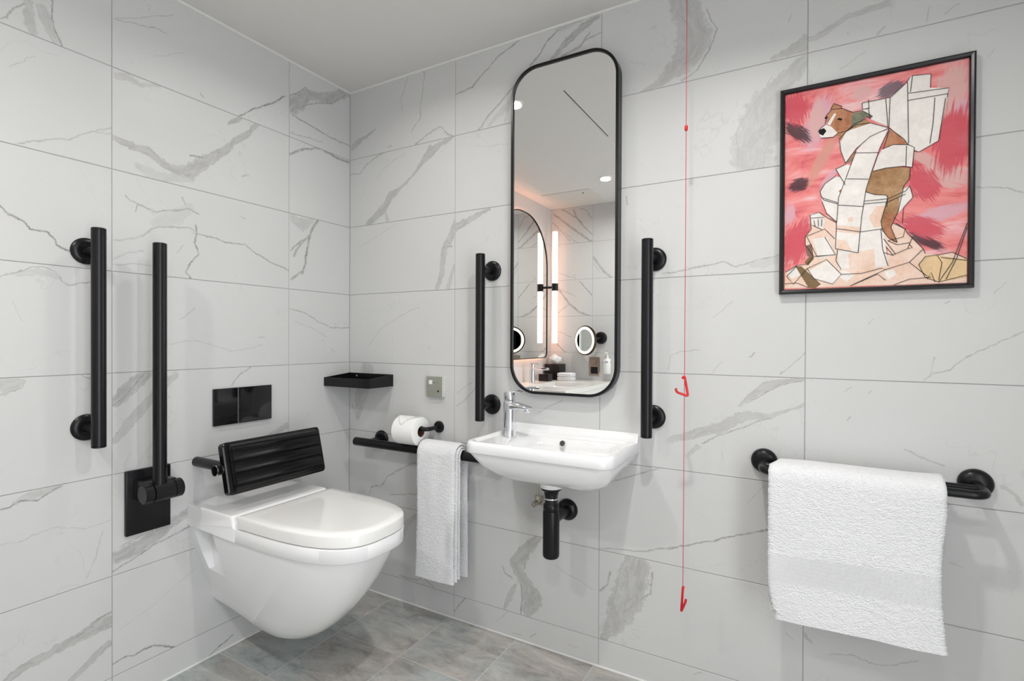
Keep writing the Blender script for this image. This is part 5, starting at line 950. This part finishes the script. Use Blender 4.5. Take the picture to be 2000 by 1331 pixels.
# ------------------------------------------------------------------ towels
def terry(name, band=None):
    """white terry; band = (z at x0, x0, slope, height) of the flat woven band"""
    m = bpy.data.materials.new(name); m.use_nodes = True; N, L = nt(m); b = N['Principled BSDF']
    b.inputs['Base Color'].default_value = (.87, .875, .895, 1); b.inputs['Roughness'].default_value = .95; b.inputs['Specular IOR Level'].default_value = .1
    b.inputs['Sheen Weight'].default_value = .25
    g = N.new('ShaderNodeNewGeometry')
    def noise(sc, det, vec):
        n = N.new('ShaderNodeTexNoise'); n.inputs['Scale'].default_value = sc; n.inputs['Detail'].default_value = det; L.new(vec, n.inputs['Vector']); return n.outputs[0]
    mp = N.new('ShaderNodeMapping'); mp.inputs['Scale'].default_value = (1, 1, 1.7); L.new(g.outputs['Position'], mp.inputs[0])
    h1 = noise(210, 3, mp.outputs[0]); h2 = noise(60, 2, mp.outputs[0])
    def M_(op, a, b_, c=None):
        n = N.new('ShaderNodeMath'); n.operation = op
        for i, v in enumerate((a, b_, c)):
            if v is None: continue
            if hasattr(v, 'is_linked'): L.new(v, n.inputs[i])
            else: n.inputs[i].default_value = v
        return n.outputs[0]
    h = M_('MULTIPLY_ADD', h2, .6, h1)
    if band:
        z0, x0, sl, hh = band
        sp = N.new('ShaderNodeSeparateXYZ'); L.new(g.outputs['Position'], sp.inputs[0])
        rel = M_('SUBTRACT', M_('SUBTRACT', sp.outputs[2], z0), M_('MULTIPLY', M_('SUBTRACT', sp.outputs[0], x0), sl))
        ins = M_('MULTIPLY', M_('GREATER_THAN', rel, 0.0), M_('LESS_THAN', rel, hh))
        # basket weave: diagonal lines alternating in a checker
        a1 = M_('SINE', M_('MULTIPLY', M_('ADD', sp.outputs[0], sp.outputs[2]), 1500), None); a2 = M_('SINE', M_('MULTIPLY', M_('SUBTRACT', sp.outputs[0], sp.outputs[2]), 1500), None)
        c1 = M_('SINE', M_('MULTIPLY', M_('ADD', sp.outputs[0], sp.outputs[2]), 300), None); c2 = M_('SINE', M_('MULTIPLY', M_('SUBTRACT', sp.outputs[0], sp.outputs[2]), 300), None)
        ck = M_('GREATER_THAN', M_('MULTIPLY', c1, c2), 0.0)
        wv = M_('ADD', M_('MULTIPLY', ck, a1), M_('MULTIPLY', M_('SUBTRACT', 1.0, ck), a2))
        wv = M_('MULTIPLY_ADD', wv, .12, .35)
        mx = N.new('ShaderNodeMix'); L.new(ins, mx.inputs[0]); L.new(h, mx.inputs[2]); L.new(wv, mx.inputs[3]); h = mx.outputs[0]
    bp = N.new('ShaderNodeBump'); bp.inputs['Strength'].default_value = .9; bp.inputs['Distance'].default_value = .006; L.new(h, bp.inputs['Height']); L.new(bp.outputs[0], b.inputs['Normal'])
    return m
nz = random.Random(3)
def smooth_noise(seed, nu, nv, amp):
    r_ = random.Random(seed); G = [[r_.uniform(-1, 1) for _ in range(nv+2)] for _ in range(nu+2)]
    def f_(u, v):
        u = min(max(u, 0), .9999)*nu; v = min(max(v, 0), .9999)*nv; i, j = int(u), int(v); a, c = u-i, v-j; a = a*a*(3-2*a); c = c*c*(3-2*c)
        return amp*((G[i][j]*(1-a)+G[i+1][j]*a)*(1-c)+(G[i][j+1]*(1-a)+G[i+1][j+1]*a)*c)
    return f_
def sheet(path, th, xl, xr, nx=44, amp=.003, seed=1, fray=.0012, groove=None):
    """cloth of thickness th following path [(y,z)...] (in the y-z plane), between xl(s) and xr(s), s in 0..1 along the path"""
    P = [Vector((0, y, z)) for y, z in path]; m = len(P); L_ = [0]
    for i in range(1, m): L_.append(L_[-1]+(P[i]-P[i-1]).length)
    tot = L_[-1]; nf = smooth_noise(seed, 5, 7, amp); nf2 = smooth_noise(seed+9, 40, 60, .0011); r_ = random.Random(seed)
    fl = [r_.uniform(-fray, fray) for _ in range(m)]; fr = [r_.uniform(-fray, fray) for _ in range(m)]
    def nrm(i):
        d = (P[min(i+1, m-1)]-P[max(i-1, 0)]).normalized(); return Vector((0, -d.z, d.y))
    rings = []
    for i in range(m):
        s = L_[i]/tot; n_ = nrm(i); up_, lo_ = [], []
        for k in range(nx+1):
            u = k/nx; x = xl(s)+fl[i]+(xr(s)+fr[i]-xl(s)-fl[i])*u
            edge = min(1, min(u, 1-u)*nx/2.0+.25)      # thinner, rounded side edges
            w_ = nf(u, s)*min(1, abs(P[i].z-.70)*6); g_ = groove(x, P[i].z, s) if groove else 0
            a = P[i]+n_*(th*.5*edge+w_+nf2(u, s)-g_); c = P[i]+n_*(-th*.5*edge+w_)
            up_.append((x, a.y, a.z)); lo_.append((x, c.y, c.z))
        rings.append(up_+lo_[::-1])
    return loft(rings)
def arc(cy, cz, r, a0, a1, n): return [(cy+r*math.cos(R(a0+(a1-a0)*i/n)), cz+r*math.sin(R(a0+(a1-a0)*i/n))) for i in range(n+1)]
def seg(a, b_, n): return [(a[0]+(b_[0]-a[0])*i/n, a[1]+(b_[1]-a[1])*i/n) for i in range(n)]
bt = empty('bath_towel', (1.89, -.10, .38), 'large white terry towel with a woven band, draped over the right-hand rail', 'towel', 'white terry towels')
BANDZ = (.468, 1.707, .058, .070)
def bgroove(x, z, s):
    if s < .5: return 0
    r_ = z-BANDZ[0]-(x-BANDZ[1])*BANDZ[2]; g = 0
    if -.001 < r_ < .070: g = .0016
    if abs(r_-.070) < .0021: g = .0080
    if abs(r_) < .0018: g = -.0030
    q = z-.393-(x-1.707)*.058
    if abs(q) < .0018: g = .0045
    return g
path = seg((-.030, .52), (-.034, .745), 14)+arc(-.057, .7555, .0175, 190, 95, 6)[:-1]+seg((-.058, .7735), (-.104, .7705), 6)+arc(-.108, .752, .0195, 80, -12, 8)
path = seg((-.028, .520), (-.037, .752), 16)+[(-.040, .764), (-.048, .7715), (-.058, .7745), (-.075, .7735), (-.092, .7725), (-.106, .7705), (-.117, .7655), (-.1245, .757), (-.1275, .746)]+seg((-.1285, .736), (-.134, .372), 240)+[(-.134, .372)]
def bl(s): return 1.727-.026*min(1, max(0, (s-.34)/.10))+.006*max(0, (s-.8)/.2)**2*3 if s < .97 else 1.719
def brr(s): return 2.079-.008*min(1, max(0, (s-.34)/.1))-.010*math.sin(max(0, min(1, (s-.55)/.45))*math.pi)
V, F = sheet(path, .013, bl, brr, 80, .004, 5, groove=bgroove)
V = [(x, y-(.016*max(0, (x-1.75)/.32)**1.5*max(0, (.60-z)/.22)**1.3 if y < -.1 else 0), z+(.016*(x-1.72)/.35*max(0, (.62-z)/.25) if y < -.1 else 0)) for x, y, z in V]
obj('front_layer', (V, F), terry('white_terry_banded', BANDZ), bt, True, 60)
path2 = seg((-.020, .500), (-.026, .745), 16)+[(-.026, .745)]
TW = terry('white_terry')
ib = seg((-.1195, .70), (-.121, .385), 44)+[(-.121, .385)]
obj('inner_layer', sheet(ib, .008, lambda s: 1.704+.004*s, lambda s: 2.066-.006*s, 30, .002, 11), TW, bt, True, 60)

ht = empty('hand_towel', (.58, -.08, .2), 'small folded white terry towel hanging over the horizontal rail left of the basin', 'towel', 'white terry towels')
def hgroove(x, z, s):
    if s < .5: return 0
    g = 0; q = z-.268+(x-.49)*.02
    if abs(q) < .002: g = .0055
    if -.045 < q < 0: g = .0012
    if abs(q+.045) < .0016: g = -.001
    if abs(z-.216) < .0015: g = .002
    return g
def over(r, yb, zb_, yf, zf, nb=22, nf_=170):
    return seg((yb, zb_), (-.072+r, .668), nb)+arc(-.072, .669, r, 0, 180, 12)[:-1]+seg((-.072-r, .668), (yf, zf), nf_)+[(yf, zf)]
obj('outer_fold', sheet(over(.0395, -.030, .235, -.116, .196), .012, lambda s: .487-.006*max(0, (s-.8)/.2), lambda s: .668-.006*s, 30, .003, 21, groove=hgroove), TW, ht, True, 60)
obj('middle_fold', sheet(over(.0300, -.042, .215, -.104, .204), .0095, lambda s: .489, lambda s: .674-.004*s, 24, .002, 22), TW, ht, True, 60)
obj('inner_fold', sheet(over(.0220, -.050, .205, -.094, .212), .0085, lambda s: .490, lambda s: .679-.004*s, 24, .002, 23), TW, ht, True, 60)

# ------------------------------------------------------------------ vanity corner behind the camera, seen in the mirror
QUARTZ = mat('white_quartz', (.78, .77, .74), .2, spec=.5, bump=(40, .02, .001), var=.01)
CT = .775; cx0, cx1, cy0, cy1 = VX, .455, FRONT, VY-.03
vt = empty('vanity_counter', ((cx0+cx1)/2, (cy0+cy1)/2, .64), 'white stone vanity counter with a sunken basin, reflected at the foot of the mirror', 'counter')
bx0, bx1, by0, by1 = .06, .36, -2.12, -1.66
obj('worktop', join(box(cx0, cx1, cy0, by0, CT-.03, CT, .002), box(cx0, cx1, by1, cy1, CT-.03, CT, .002), box(cx0, bx0, by0, by1, CT-.03, CT), box(bx1, cx1, by0, by1, CT-.03, CT)), QUARTZ, vt)
obj('apron', join(box(cx1-.03, cx1-.004, cy0, cy1-.004, .64, CT-.03, .002), box(cx0, cx1-.03, cy1-.03, cy1-.004, .64, CT-.03, .002)), QUARTZ, vt)
obj('basin', loft([rg(bx0-.01, bx1+.01, by0-.01, by1+.01, .02, CT-.03), rg(bx0, bx1, by0, by1, .03, CT-.031), rg(bx0+.01, bx1-.01, by0+.01, by1-.01, .03, CT-.12), rg(bx0+.05, bx1-.05, by0+.05, by1-.05, .03, CT-.135)], False, True), CERAMIC, vt, True, 50)
vf = empty('vanity_tap', (-.03, -1.90, CT), 'chrome tap on the white vanity counter, seen in the mirror', 'tap')
obj('body', lathe([(.024, 0), (.022, .004), (.020, .02), (.020, .14), (.018, .146)], (-.03, -1.90, CT), (0, 0, 1), 28), CHROME, vf, True, 50)
obj('spout', box(-.03, .11, -1.916, -1.884, CT+.10, CT+.118, .004, 2), CHROME, vf, True)
obj('lever', box(-.045, .02, -1.912, -1.888, CT+.146, CT+.152, .002), CHROME, vf)
# arched mirror on the vanity wall, lit from behind
am = empty('arched_mirror', (VX, -1.83, .955), 'round-topped mirror with a thin dark frame on the vanity wall, reflected in the tall mirror', 'mirror')
AY0, AY1, AZ0, AZ1 = -2.255, -1.43, .955, 2.075
def am_(i, x, k=18): return [(x, y, z) for y, z in rr(AY0+i, AY1-i, AZ0+i, AZ1-i, (.05, .38, .38, .05), k)]
obj('frame', loft([am_(0, VX+.022), am_(0, VX+.033), am_(.006, VX+.033), am_(.006, VX+.027)], False, False), BLACK, am, True, 40)
ag = am_(.005, VX+.028); obj('glass', (ag, [tuple(range(len(ag)))]), MIRROR, am)
obj('backing', loft([am_(.004, VX+.020), am_(.004, VX+.027)]), BLACK, am)
obj('mount', box(VX, VX+.021, AY0+.15, AY1-.15, AZ0+.15, AZ1-.3), BLACK, am)
LED = mat('warm_led_strip', (.9, .6, .4), .5, emis=((1.0, .45, .26), 48.0))
def strip(i): return [(VX+.012, y, z) for y, z in rr(AY0+i, AY1-i, AZ0+i, AZ1-i, (.05, .36, .36, .05), 18)]
obj('led_strip', tube(strip(.014), .004, 8, closed=True), LED, am)
# wall lamp beside the arched mirror
LYY, LXX = -2.262, VX+.095
wl = empty('wall_lamp', (VX, LYY, 1.07), 'tall lamp of two glowing tubes with a black clamp, reflected in the mirror', 'wall lamp')
GLOW = mat('glowing_opal_tube', (.95, .9, .85), .4, emis=((1.0, .84, .74), 1.15))
for z0, z1 in ((1.565, 1.99), (1.075, 1.505)):
    obj('light_tube', lathe([(.020, z0), (.0225, z0+.003), (.0225, z1-.003), (.020, z1)], (LXX, LYY, 0), (0, 0, 1), 28), GLOW, wl, True)
obj('clamp', lathe([(.026, 1.505), (.026, 1.565)], (LXX, LYY, 0), (0, 0, 1), 28), BLACK, wl, True)
obj('arm', tube([(VX, LYY-.005, 1.535), (LXX, LYY, 1.535)], .010, 16), BLACK, wl, True)
obj('wall_rose', lathe([(.045, 0), (.045, .012), (.04, .015)], (VX, LYY-.03, 1.535), (1, 0, 0), 28), CHROME, wl, True)
# lit magnifying mirror on the front wall
mm = empty('magnifying_mirror', (.30, FRONT, .98), 'round magnifying mirror with a glowing ring on a black arm, reflected in the tall mirror', 'mirror')
mc = Vector((.26, FRONT+.13, 1.10)); ma = Vector((-.42, .91, 0)).normalized()
obj('wall_mount', lathe([(.05, 0), (.05, .015), (.04, .03), (.02, .035)], (.345, FRONT, 1.12), (0, 1, 0), 28), BLACK, mm, True)
obj('arm', tube([(.345, FRONT+.03, 1.12), (.33, FRONT+.07, 1.11), mc-ma*.02], .009, 14), BLACK, mm, True)
obj('rim', lathe([(.112, -.014), (.118, -.01), (.118, .004), (.112, .006)], mc, ma, 44), mat('dark_bronze', (.10, .07, .05), .25, metal=1, bump=(40, .03, .001)), mm, True)
obj('light_ring', lathe([(.108, .0065), (.088, .0065), (.088, .0085), (.108, .0085), (.108, .0065)], mc, ma, 44, False), mat('glowing_ring', (1, .95, .85), .5, emis=((1.0, .88, .74), 1.3)), mm, True)
obj('glass', lathe([(.088, .007), (.088, .0075)], mc, ma, 44), MIRROR, mm)
# tissue box, small black box, towels, socket, soap
tb = empty('tissue_box', (-.02, -2.29, CT), 'black tissue box with a white tissue on the vanity counter, reflected in the mirror', 'tissue box')
obj('box', box(-.088, .045, -2.36, -2.235, CT, CT+.13, .002), BLACK, tb)
tv = []
for j in range(7):
    ring = []
    for k in range(18):
        a = 2*math.pi*k/18; rr_ = (.012, .030, .042, .046, .040, .026, .008)[j]*(1+.28*math.sin(3*a+j)+.2*math.sin(5*a-2*j)); ring.append((-.02+rr_*math.cos(a), -2.297+rr_*.8*math.sin(a), CT+.128+.0135*j))
    tv.append(ring)
obj('tissue', loft(tv), PAPER, tb, True, 60)
tag(obj('black_box', join(box(-.06, .025, -2.15, -2.07, CT, CT+.045, .002), box(-.061, .026, -2.151, -2.069, CT+.045, CT+.058, .002)), BLACK), 'small lidded black box in front of the tissue box, reflected in the mirror', 'box')
for k, nm in enumerate(('lower of two small folded white towels on the vanity counter, reflected in the mirror', 'upper of two small folded white towels on the vanity counter, reflected in the mirror')):
    z = CT+.031*k; rs = []
    for i, (ins, dz) in enumerate(((.006, 0), (0, .006), (0, .013), (.004, .0155), (0, .018), (0, .025), (.008, .031))):
        rs.append(rg(.035+ins, .165-ins, -2.305+ins, -2.205-ins, .015, z+dz, 4))
    tag(obj('folded_towel', loft(rs), TW, None, True, 60), nm, 'towel', 'folded towels on the vanity counter')
so = empty('shaver_socket', (.29, FRONT, .81), 'bronze shaver socket plate on the wall above the vanity, reflected in the mirror', 'socket')
BRZ = mat('bronze_plate', (.38, .31, .26), .3, metal=.9, bump=(200, .05, .001))
obj('plate', box(.246, .336, FRONT, FRONT+.008, .815, .965, .002), BRZ, so)
obj('socket_panel', box(.262, .320, FRONT+.008, FRONT+.012, .830, .885, .001), BLACK, so)
obj('switch', box(.275, .307, FRONT+.008, FRONT+.014, .905, .940, .001), BRZ, so)
sb = empty('soap_bottle', (.41, FRONT+.04, .835), 'white pump soap bottle in a wall bracket above the vanity, reflected in the mirror', 'bottle')
obj('bottle', lathe([(.030, .835), (.032, .838), (.032, .945), (.028, .955), (.012, .960), (.012, .972)], (.41, FRONT+.042, 0), (0, 0, 1), 28), PLASTIC, sb, True, 50)
obj('pump', join(lathe([(.011, .972), (.011, .985), (.005, .987), (.005, 1.0)], (.41, FRONT+.042, 0), (0, 0, 1), 20), box(.402, .418, FRONT+.034, FRONT+.085, .997, 1.006, .002)), PLASTIC, sb, True)
obj('bracket', join(box(.395, .425, FRONT, FRONT+.010, .86, .93, .002), lathe([(.034, .925), (.034, .935)], (.41, FRONT+.042, 0), (0, 0, 1), 28)), CHROME, sb, True)
obj('printed_label', box(.4095, .4115, FRONT+.0741, FRONT+.0745, .88, .925), mat('grey_print', (.5, .5, .5), .5), sb)

# ------------------------------------------------------------------ ceiling fittings
for k, (x, y) in enumerate(DOWN):
    lab = ('ceiling downlight nearest the tall mirror, at the left edge of its reflection', 'ceiling downlight over the vanity, bright spot in the right of the reflection', 'ceiling downlight above the picture and towel rail', 'ceiling downlight behind the camera near the added doorway')[k]
    dl = empty('downlight', (x, y, CEIL-.012), lab, 'downlight', 'recessed ceiling downlights')
    obj('trim_ring', lathe([(.045, 0), (.044, -.004), (.036, -.006), (.032, -.001), (.032, 0)], (x, y, CEIL), (0, 0, 1), 36), PLASTIC, dl, True, 40)
    obj('lens', lathe([(.030, -.0012), (.030, -.0022)], (x, y, CEIL), (0, 0, 1), 32), mat('warm_lamp_lens', (1, .9, .75), .4, emis=((1.0, .80, .58), 6.0)), dl)
    o = area_light('downlight_beam', (0, 0, -.001), (0, 0, 0), .065, .065, POWER[k], (1.0, .975, .945), 'DISK', SPREAD[k])
    o.parent = dl
HATCH = mat('painted_hatch', (.66, .64, .60), .7, bump=(120, .05, .001))
DARK = mat('shadow_gap', (.06, .06, .06), .8, bump=(50, .05, .001))
ap = empty('ceiling_hatch', (.21, -2.14, CEIL-.004), 'square access hatch flush in the ceiling over the vanity, seen in the mirror', 'hatch')
obj('panel', box(.02, .40, -2.355, -1.95, CEIL-.004, CEIL, .001), HATCH, ap)
obj('lock', lathe([(.008, 0), (.008, -.002)], (.33, -2.02, CEIL-.004), (0, 0, 1), 14), DARK, ap)
sg_ = empty('ceiling_slot_vent', (.848, -.80, CEIL-.003), 'long thin dark slot vent in the ceiling, a slanting line in the mirror', 'vent')
obj('slot', box(.845, .851, -1.09, -.503, CEIL-.0015, CEIL), DARK, sg_)
obj('edge_trim', join(box(.841, .845, -1.094, -.499, CEIL-.002, CEIL), box(.851, .855, -1.094, -.499, CEIL-.002, CEIL)), CEILM, sg_)
